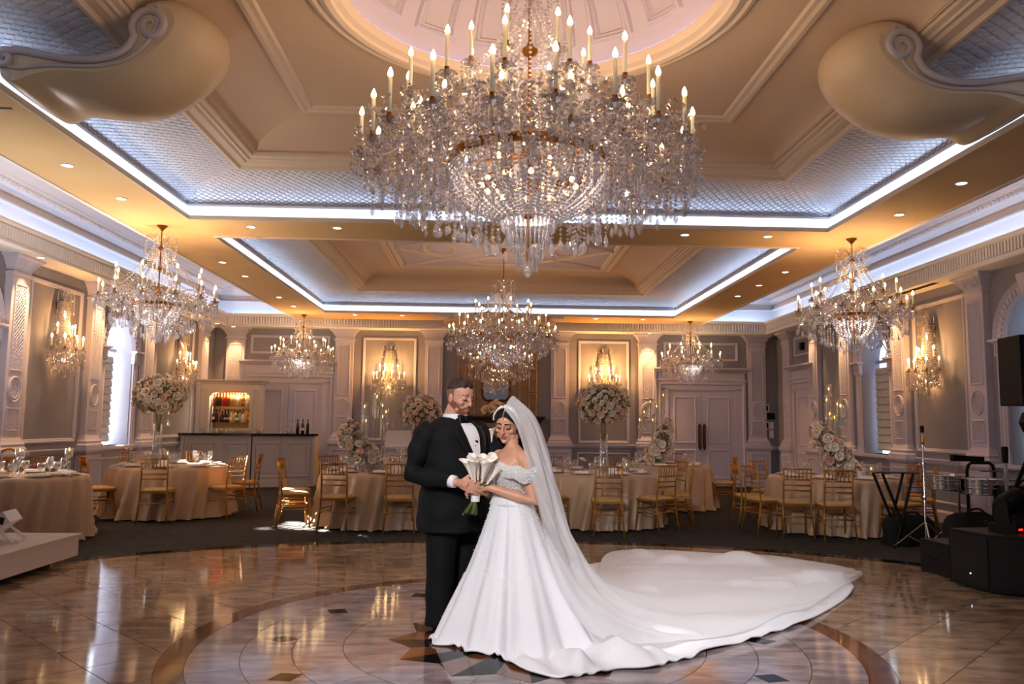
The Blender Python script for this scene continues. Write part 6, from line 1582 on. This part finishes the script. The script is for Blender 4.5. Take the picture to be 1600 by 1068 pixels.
# trousers
b = MB()
for s in (-1, 1): b.tube([(.0,s*.085,.92),(.0,s*.105,.72),(.005,s*.11,.5),(-.005,s*.112,.25),(.0,s*.115,.03)], [.135,.128,.105,.096,.098], 18)
ell(b, (0,0,.86), (.17,.2,.14)); tr = fuse(b, .011, 4, 'trousers')
TN = [v.normal.copy() for v in tr.vertices]
for v, nn in zip(tr.vertices, TN): v.co += nn*(.004*sin(v.co.z*26+v.co.y*25)*max(0, 1-v.co.z*1.2))
add_obj('trousers', tr, MT['tux'], groom)
for s in (-1, 1):
    b = MB(); b.loft([sect((.06,s*.115), .16*k, .11*k, .05*k, z, 16) for k, z in ((.95,0),(1,.015),(1,.04),(.8,.075),(.5,.095))]); b.build('shoe', MT['leather'], groom, True)
# shirt front, lapels, bow tie
def strip(name, mat, zs, fa, fb, off, parent=groom, n=6, T=TOR):
    m = MB(); N = 16
    def fn(u, v):
        z = zs[0]+(zs[1]-zs[0])*v; a0, a1 = fa(v), fb(v); o_ = off(u, v) if callable(off) else off
        return tuple(shell_pt(T, z, a0+(a1-a0)*u, o_))
    m.grid(fn, n, N); return m.build(name, mat, parent, True)
AC = radians(4)
Vh = lambda v: .02+.34*v**1.0
shirt = strip('shirt_front', MT['shirt'], (1.07,1.445), lambda v: AC-Vh(v), lambda v: AC+Vh(v), .007)
for k in range(2):
    p = shell_pt(TOR, 1.17+.08*k, AC, .010); m = MB(); ell(m, p, (.004,.004,.004), n=8, m=6); m.build('shirt_stud', MT['black_p'], groom)
lw = lambda v: .06+.32*(v**.8)*(1-.55*max(0, v-.72)/.28)
for s in (-1, 1):
    strip('lapel', MT['satin'], (1.06,1.44), (lambda v: AC+Vh(v)*.97) if s > 0 else (lambda v: AC-Vh(v)*.97), (lambda v: AC+Vh(v)*.97+lw(v)) if s > 0 else (lambda v: AC-Vh(v)*.97-lw(v)), lambda u, v: .011+.007*sin(pi*u))
m = MB(); m.loft([sect((-.005-.02*k,0), .094, .088, .090, z, 24, 2) for k, z in ((0,1.42),(0,1.445),(.2,1.466))], False); m.build('shirt_collar', MT['shirt'], groom, True)
m = MB(); bp = shell_pt(TOR, 1.438, 0, .035)
for s in (-1, 1):
    m.loft([[(bp.x+dx*q, bp.y+s*y, bp.z+dz*h-.012*abs(y)*10) for dx, dz in ((1,1),(1,-1),(-1,-1),(-1,1))] for y, q, h in ((.008,.014,.013),(.03,.018,.021),(.05,.017,.028),(.057,.008,.024))])
ell(m, tuple(bp+Vector((.006,0,0))), (.016,.016,.019))
m.loft([[(bp.x-.006+x,y,bp.z+z) for x, y in ((.012,-w),(.012,w),(-.01,w),(-.01,-w))] for w, x0, z in ((.03,0,-.01),(.036,0,-.05),(.02,0,-.085),(.004,0,-.1))]); m.build('bow_tie', MT['satin'], groom)
m = MB(); m.tube([W0.lerp(EL,.135), W0.lerp(EL,.02)], [.044,.040], 14); m.build('shirt_cuff', MT['shirt'], groom, True)
for k in range(2): p = EL.lerp(cuff,.86+.07*k)+Vector((.01,-.052,.0)); m = MB(); ell(m, p, (.008,.005,.008), n=8, m=6); m.build('sleeve_button', MT['black_p'], groom)
# hair and beard on the head frame
HS = HM @ Matrix.Scale(1.06, 4)
m = MB(); m.M = HS
def hp(z, a, off): cx, af, ab, w = interp(HEAD, z); co, si = cos(a), sin(a); e = 2.15; q = (abs(co)**e+abs(si)**e)**(-1/e); r = af if co > 0 else ab; return (cx+(r+off)*co*q, (w*1.02+off)*si*q, z)
def crop(u, v):
    a0_ = radians(76-14*max(0, (v-.62)/.38)); a = a0_+u*(2*pi-2*a0_); zt = .088; zl = -.085+.095*max(0, cos(a)+.25)**.7 if abs(a-pi) > .6 else -.088; zl = max(zl, -.09); t = zl+(zt-zl)*v
    return hp(t, a, .0035*sin(pi*min(1, v*1.0+.0))**.5 if v < .98 else .006)
m.grid(crop, 40, 12); m.build('cropped_sides', MT['fade'], groom, True)
m = MB(); m.M = HS
def top_hair(u, v):
    a = 2*pi*u; c = cos(a); zl = .083-.006*sin(a*9) if c > .8 else max(.083-.035*(.8-c)/.8, .05) if c > 0 else max(.05-.03*(-c), .03)
    z = zl+(.1168-zl)*v; fr = max(0, c)**2; w = .002+.006*sin(pi*min(1, v*.8+.05))+.010*fr*sin(pi*min(1, v*.9+.1))+.0016*sin(a*31+v*9)
    p = hp(z, a, w*(1-.6*v)); return (p[0], p[1], p[2]+.011*v**.7+.016*fr*v*(1-v)*3+.0025*sin(p[1]*210+p[0]*60)*min(1, v*2))
m.grid(top_hair, 64, 14, True); m.build('hair', MT['hair'], groom, True)
m = MB(); m.M = HS
def brd(u, v):
    a = radians(-98)+u*radians(196); c = abs(a)/radians(98); zt = -.078+.05*min(1, c*1.6)**2+.04*c**6; zl = -.1165+.03*c**3
    z = zl+(zt-zl)*v; return hp(z, a, .005*sin(pi*(.08+.84*v))+.001)
m.grid(brd, 44, 10)
m.tube(bez([(.078,-.033,-.066),(.097,-.022,-.046),(.108,0,-.0385),(.097,.022,-.046),(.078,.033,-.066)], 12), [.004]+[.0065]*11+[.004], 8)
ell(m, (.094,0,-.083), (.008,.012,.008)); m.build('beard', MT['beard'], groom, True)
# boutonniere
p = shell_pt(TOR, 1.27, radians(52), .028); t = thing('boutonniere', 'single white calla lily pinned to the left lapel of the tuxedo', 'flower', GI.inverted() @ p, GR+radians(40))
def calla(parent, M, sc, matp='calla'):
    m = MB(); m.M = M @ Matrix.Scale(sc, 4); N = 16
    def fn(u, v):
        a = 2*pi*u; tip = max(0, cos(a)); r = .007+.016*v**1.2+.014*v**7; z = .0+.15*v*(1+.2*tip*v**2)
        return (r*cos(a)*(1+.25*tip*v**3)+.012*v**2*tip, r*sin(a), z)
    m.grid(fn, N, 9, True); m.build('spathe', MT[matp], parent, True)
    m = MB(); m.M = M @ Matrix.Scale(sc, 4); m.lathe([(.0,.0),(.007,.01),(.010,.03),(.0,.034)], 10); m.build('calyx', MT['callab'], parent, True)
    m = MB(); m.M = M @ Matrix.Scale(sc, 4); m.tube([(0,0,.03),(.004,0,.085)], [.005,.003], 6); m.build('spadix', MT['callab'], parent, True)
calla(t, Matrix.Rotation(.12,4,'X'), .62)
m = MB(); m.tube([(0,0,-.06),(0,0,.02)], .004, 6); m.build('stem', MT['stem'], t)

# ---------------- bride
BX, BY, BR = .175, 5.52, radians(212)
bride = thing('person', 'bride in a white beaded off-shoulder ball gown looking down at her bouquet', 'person', (BX, BY, 0), BR)
BI = (Matrix.Translation((BX, BY, 0)) @ Matrix.Rotation(BR, 4, 'Z')).inverted()
BT = [(.84,.0,.135,.135,.165),(.90,.0,.10,.10,.128),(.97,.0,.10,.10,.128),(1.03,.005,.130,.105,.148),(1.085,.01,.150,.108,.160),(1.135,.005,.13,.104,.162),(1.18,.0,.09,.09,.164),(1.212,-.005,.064,.074,.135),(1.235,-.01,.052,.058,.08),(1.255,-.01,.048,.05,.052)]
HB = Matrix.Translation((.03,-.005,1.402)) @ Matrix.Rotation(radians(36), 4, 'Z') @ Matrix.Rotation(radians(24), 4, 'Y') @ Matrix.Rotation(radians(-5), 4, 'X') @ Matrix.Diagonal((1,1.07,1,1))
hb = BI @ frame_m(MEET+Vector((.065,.0,-.004)), (-1,.1,.16), (.05,-1,.1))
WB = hb @ Vector((-.03,0,0)); SB = Vector((-.005,.158,1.170)); EB = Vector((-.035,.215,.895)); SB2 = Vector((-.005,-.152,1.165)); EB2 = Vector((.02,-.215,.92))
hb2 = BI @ frame_m(MEET+Vector((.03,.07,-.04)), (-.8,-.4,.1), (.3,.9,.2)); WB2 = hb2 @ Vector((-.03,0,0))
b = MB(); b.loft([sect((cx,0), af*.94, ab*.94, w*.95, z) for z, cx, af, ab, w in BT])
b.tube([(-.012,0,1.19),(-.005,0,1.25),(.0,0,1.33)], [.055,.047,.045], 14)
ell(b, (0,.14,1.175), (.052,.055,.05)); ell(b, (0,-.14,1.175), (.052,.055,.05))
for s, sh, el, w in ((1,SB,EB,WB),(-1,SB2,EB2,WB2)): b.tube([sh, sh.lerp(el,.5), el, el.lerp(w,.35), w], [.052,.051,.044,.041,.026], 14)
add_hand(b, hb, -1, .95, ((.5,.75,.5),(.55,.8,.5),(.6,.8,.5),(.65,.8,.5)), .05, (.75,.65,-.2)); add_hand(b, hb2, 1, .95, ((.5,.8,.6),)*4)
for s in (-1, 1): b.tube([(0,s*.075,.86),(0,s*.075,.45),(0,s*.07,.03)], [.085,.055,.035], 10)
add_head(b, HB, True, .96)
add_obj('body', fuse(b, .0048, 4, 'bride_body'), MT['skin2'], bride)
face_bits(bride, HB, .96, MT['lip'], MT['dark'], True, MT['lid'])
m = MB(); rg = hb @ Vector((.105,.012,.008)); m.lathe([(.009,0),(.011,.004),(.009,.008)], 12, M=hb @ Matrix.Translation((.10,.011,0)) @ Matrix.Rotation(pi/2,4,'Y')); m.octa(tuple(rg), .007); m.build('ring', MT['chrome'], bride)
# hair with centre parting, low bun
HBS = HB @ Matrix.Scale(.96, 4); m = MB(); m.M = HBS
def bh(u, v):
    a = 2*pi*u; c = cos(a); zl = max(.082-.118*(1-c)**.9, -.07); z = zl+(.1165-zl)*v
    p = hp(z, a, .009 if v > .05 else .003); return (p[0], p[1], p[2]+.006*v)
m.grid(bh, 48, 14, True); m.build('hair', MT['dark'], bride, True)
m = MB(); m.M = HBS; ell(m, (-.115,0,-.03), (.045,.055,.05)); m.build('hair_bun', MT['dark'], bride, True)
m = MB(); m.M = HBS; m.tube([(.092,0,.073),(.075,0,.103),(.045,0,.122),(.02,0,.127)], .0022, 5); m.build('parting', MT['skin2'], bride)
m = MB(); m.M = HBS
for s in (-1, 1): ell(m, (-.003,s*.083,-.045), (.006,.005,.010)); 
m.build('earrings', MT['chrome'], bride, kind='stuff')
# tiara: small pearl leaves over the crown from ear to ear
rt = random.Random(4); m = MB(); m.M = HBS
for k in range(120):
    a = radians(-88)+radians(176)*k/119; y = .085*sin(a); z = .025+.108*cos(a); x = .018+rt.uniform(-.016,.016)
    q = rt.uniform(.004,.0085); m.octa((x, y*(1+q*3), z*(1.0+q*6)), q, q*1.5)
m.build('tiara', MT['pearl'] if 'pearl' in MT else MT['dress'], bride, kind='stuff')
# bodice and off-shoulder band
m = MB(); m.grid(lambda u, v: tuple(shell_pt(BT, .86+(.235+.045*max(0, cos(2*pi*u))-.03)*v, 2*pi*u, .006)), 48, 14, True); m.build('bodice', MT['sequin'] if 'sequin' in MT else MT['dress'], bride, True)
def band(u, v):
    a = 2*pi*u; y = .24*sin(a); x = (.152 if cos(a) > 0 else .115)*cos(a); dz = .055*(abs(sin(a)))**1.5
    w = .036+.014*abs(sin(a)); k = (v-.5)*2; bul = .014*cos(k*pi/2)
    n = Vector((cos(a)/.13, sin(a)/.23, 0)).normalized(); return (x+n.x*bul, y+n.y*bul*1.0, 1.118-dz+k*w+.008*sin(9*a+v*5))
m = MB(); m.grid(band, 56, 8, True); m.build('off_shoulder_band', MT['sequin'] if 'sequin' in MT else MT['dress'], bride, True)
# skirt and train: radial surface out to a traced hem, in world floor coordinates
HEM = [(-.36,5.39),(-.26,5.27),(-.13,5.17),(-.01,5.03),(.08,5.06),(.17,4.84),(.27,4.66),(.52,4.64),(.91,4.78),(1.38,5.12),(1.81,5.45),(2.27,5.85),(2.72,6.37),(3.18,6.98),(3.36,7.4),(3.25,7.75),(2.95,8.1),(2.55,8.42),(2.04,8.66),(1.55,8.66),(1.19,8.5),(.75,7.4),(.42,6.45),(.2,6.0),(.05,5.82),(-.02,5.70),(-.08,5.60),(-.18,5.51)]
pol = sorted([(atan2(y-BY, x-BX) % (2*pi), hypot(x-BX, y-BY)) for x, y in HEM])
def Rhem(a):
    a %= 2*pi; n = len(pol)
    for i in range(n):
        a0, r0 = pol[i]; a1, r1 = pol[(i+1) % n]
        if i == n-1: a1 += 2*pi
        aa = a if a >= a0 or i < n-1 else a
        if a0 <= a <= a1: t = (a-a0)/(a1-a0); return 1/((1-t)/r0+t/r1)
    a += 2*pi; a0, r0 = pol[-1]; a1, r1 = pol[0][0]+2*pi, pol[0][1]; t = (a-a0)/(a1-a0); return 1/((1-t)/r0+t/r1)
NT = 1440; HT = [Rhem(2*pi*k/NT) for k in range(NT)]
HT = [(HT[k-12]+2*HT[k]+HT[(k+12) % NT])/4 for k in range(NT)]
def hem_s(a): u = (a % (2*pi))/(2*pi)*NT; i = int(u); f = u-i; return HT[i % NT]*(1-f)+HT[(i+1) % NT]*f
def waist(a):
    l = a-BR; return 1/sqrt((cos(l)/.112)**2+(sin(l)/.138)**2)
ZW = .925
def skirt(a, s):
    R = hem_s(a); r0 = waist(a); Rg = min(.60+.10*max(0, cos(a-.6)), R*.97)
    r = r0+(R-r0)*(s**(1.0+.55*min(1, max(0, R-.6))))
    t = min(1, max(0, (r-r0)/(Rg-r0))); drop = (1-t)
    z = ZW*(drop**1.12)*(1-.12*t*drop*2)
    f = sin(9*a+.6)*.55+.4*sin(15*a+1.7+1.5*sin(2*a))+.3*sin(23*a)
    far = max(0, r-Rg)
    # folds: flutes on the standing skirt, long drags over the lying train
    zf = .028*t*(1-t)*4*.0
    k = 1+.085*f*t*(1 if R > .7 else .8)*max(0, 1-far*1.2)
    x, y = cos(a)*r*k, sin(a)*r*k
    wx, wy = BX+x, BY+y
    if r > Rg*.6:
        u = (r-Rg*.6); w = min(1, u*2.2); edge = max(0, min(1, (R-r)/.12))
        n1 = .5+.5*sin(7.0*a*2.4+2.1*sin(r*1.7)+.8*sin(wx*3.1)); n2 = .5+.5*sin(19*a+4*sin(r*2.3+wy)+r*2.0); n3 = sin(wx*8.3+2.2*sin(wy*5.1))*sin(wy*7.1+1.9*sin(wx*4.3)); n4 = .5+.5*sin((wx-wy)*4.4+1.4*sin(wx*2.6+wy))
        z = max(z, 0)+w*edge*(.06*n1*n1+.045*n2**2+.02*n3+.04*n4**3)+.012
        z += .016*max(0, 1-abs(R-r)/.05)*(.5+.5*sin(a*37+3*sin(a*11)))
    return (wx, wy, max(z, .006))
NA, NS = 260, 70
m = MB(); m.M = BI; m.grid(lambda u, v: skirt(2*pi*u, v), NA, NS, True); m.build('gown_skirt', MT['dress'], bride, True)
m = MB(); m.M = BI
hp_ = []
for k in range(NA): p = skirt(2*pi*k/NA, 1.0); hp_.append((p[0], p[1], max(p[2], .012)))
m.tube(hp_, .009, 6, closed=True); m.build('hem_edging', MT['satinw'] if 'satinw' in MT else MT['dress'], bride, True)
# scattered crystals over the bodice, band and upper skirt
rq = random.Random(12); m = MB()
for _ in range(1300):
    p = shell_pt(BT, rq.uniform(.87,1.10), rq.uniform(0,2*pi), .009); m.octa(tuple(p), rq.uniform(.002,.0046))
for _ in range(1100): p = band(rq.random(), rq.random()); m.octa((p[0]*1.02,p[1]*1.02,p[2]), rq.uniform(.002,.0048))
for _ in range(2600):
    a = rq.uniform(0,2*pi); s = rq.random()**2.3*.95; R = hem_s(a); s = s*min(1, .42/max(.3, R))**.6; p = BI @ Vector(skirt(a, s))
    d = Vector((p.x, p.y, .0)); d = d.normalized()*.004; m.octa((p.x+d.x, p.y+d.y, p.z+.003), rq.uniform(.0018,.004))
m.build('crystal_beading', MT['rhine'], bride, kind='stuff')
# veil
VR = [((.12,5.415,1.50),(.185,5.50,1.592),(.225,5.60,1.50)),((.195,5.365,1.40),(.335,5.52,1.45),(.25,5.70,1.40)),((.255,5.325,1.22),(.42,5.50,1.22),(.30,5.76,1.22)),((.315,5.27,.98),(.48,5.48,.98),(.36,5.84,.98)),
      ((.40,5.17,.66),(.60,5.5,.62),(.52,5.98,.64)),((.50,5.03,.34),(.86,5.55,.28),(.74,6.3,.32)),((.78,4.93,.12),(1.3,5.75,.13),(1.0,7.2,.12)),((1.4,5.2,.06),(1.9,6.3,.12),(1.35,8.6,.07)),
      ((2.35,6.0,.06),(2.6,6.95,.1),(2.25,8.75,.07)),((3.1,6.98,.06),(3.2,7.55,.09),(2.95,8.45,.07)),((3.52,7.55,.05),(3.56,7.72,.05),(3.45,7.98,.05))]
FL = [tuple(c for p in row for c in p) for row in VR]
def train_z(x, y):
    a = atan2(y-BY, x-BX); r = hypot(x-BX, y-BY); R = hem_s(a); r0 = waist(a)
    if r >= R: return .006
    if r <= r0: return ZW
    s = ((r-r0)/(R-r0))**(1/(1.0+.55*min(1, max(0, R-.6)))); return skirt(a, s)[2]
def veil(u, v):
    c = catmull(FL, v); L, Mp, R_ = Vector(c[0:3]), Vector(c[3:6]), Vector(c[6:9])
    p = L*(1-u)*(1-2*u)+Mp*4*u*(1-u)+R_*u*(2*u-1)
    w = min(1, v*3); k = sin(u*34+v*9)*.010+sin(u*61-v*14+2*sin(v*9))*.005
    d = Vector((p.x-BX, p.y-BY, 0)); d = d.normalized() if d.length > .01 else Vector((1,0,0))
    p = p+d*k*w*(1 if v < .6 else .3)
    if v > .3: p.z += .012*sin(u*23+v*31)*min(1, (v-.3)*5); p.z = max(p.z, train_z(p.x, p.y)+.014+.01*sin(u*17+v*40))
    return tuple(p)
m = MB(); m.grid(veil, 90, 160); ve = m.build('bridal_veil', MT['veil'], None, True); tag(ve, 'sheer white cathedral veil falling from the tiara and spread over the train', 'veil')

# ---------------- bouquet
bq = thing('bouquet', 'bouquet of white calla lilies with bare green stems in their joined hands', 'flowers', MEET+Vector((0,.02,0)))
rq = random.Random(3)
tops = [(-.05,-.05,.06,-.30,-.15),(-.03,-.02,.075,-.18,.05),(-.005,-.06,.07,-.03,-.12),(.02,-.02,.08,.08,.05),(.045,-.06,.06,.25,-.12),(.065,-.03,.05,.45,0),(.075,-.07,.03,.7,-.12),(.0,.03,.07,.05,.2),(-.04,.03,.06,-.22,.2),(.05,.03,.06,.35,.2),(.03,-.075,.045,.15,-.3),(-.03,-.075,.05,-.1,-.3),(.06,-.02,.085,.3,.05),(-.02,.0,.09,-.05,0)]
for k, (x, y, z, tx, ty) in enumerate(tops):
    f = Vector((tx, ty-.1, 1)).normalized(); pos = Vector((x*.75+.012, y*.8, z*.62)); M = Matrix.Translation(pos) @ f.to_track_quat('Z','Y').to_matrix().to_4x4() @ Matrix.Rotation(atan2(ty,tx),4,'Z')
    l = bpy.data.objects.new('calla_lily', None); COL.objects.link(l); l.parent = bq; l.empty_display_size = .05
    calla(l, M, rq.uniform(.9,1.0))
    m = MB(); e = Vector((-.035-x*.75+rq.uniform(-.015,.015), -y*.6, -.185+rq.uniform(-.01,.012))); m.tube([tuple(pos), (x*.12,y*.12,-.02), (-.012+x*-.1,-y*.1,-.09), tuple(e)], [.006,.0065,.007,.0072], 7); m.build('stem', MT['stem'], l, True)
m = MB(); m.lathe([(.030,-.1),(.031,-.06),(.029,-.02)], 18, (-.008,0,0), False); m.build('ribbon_wrap', MT['shirt'], bq, True)
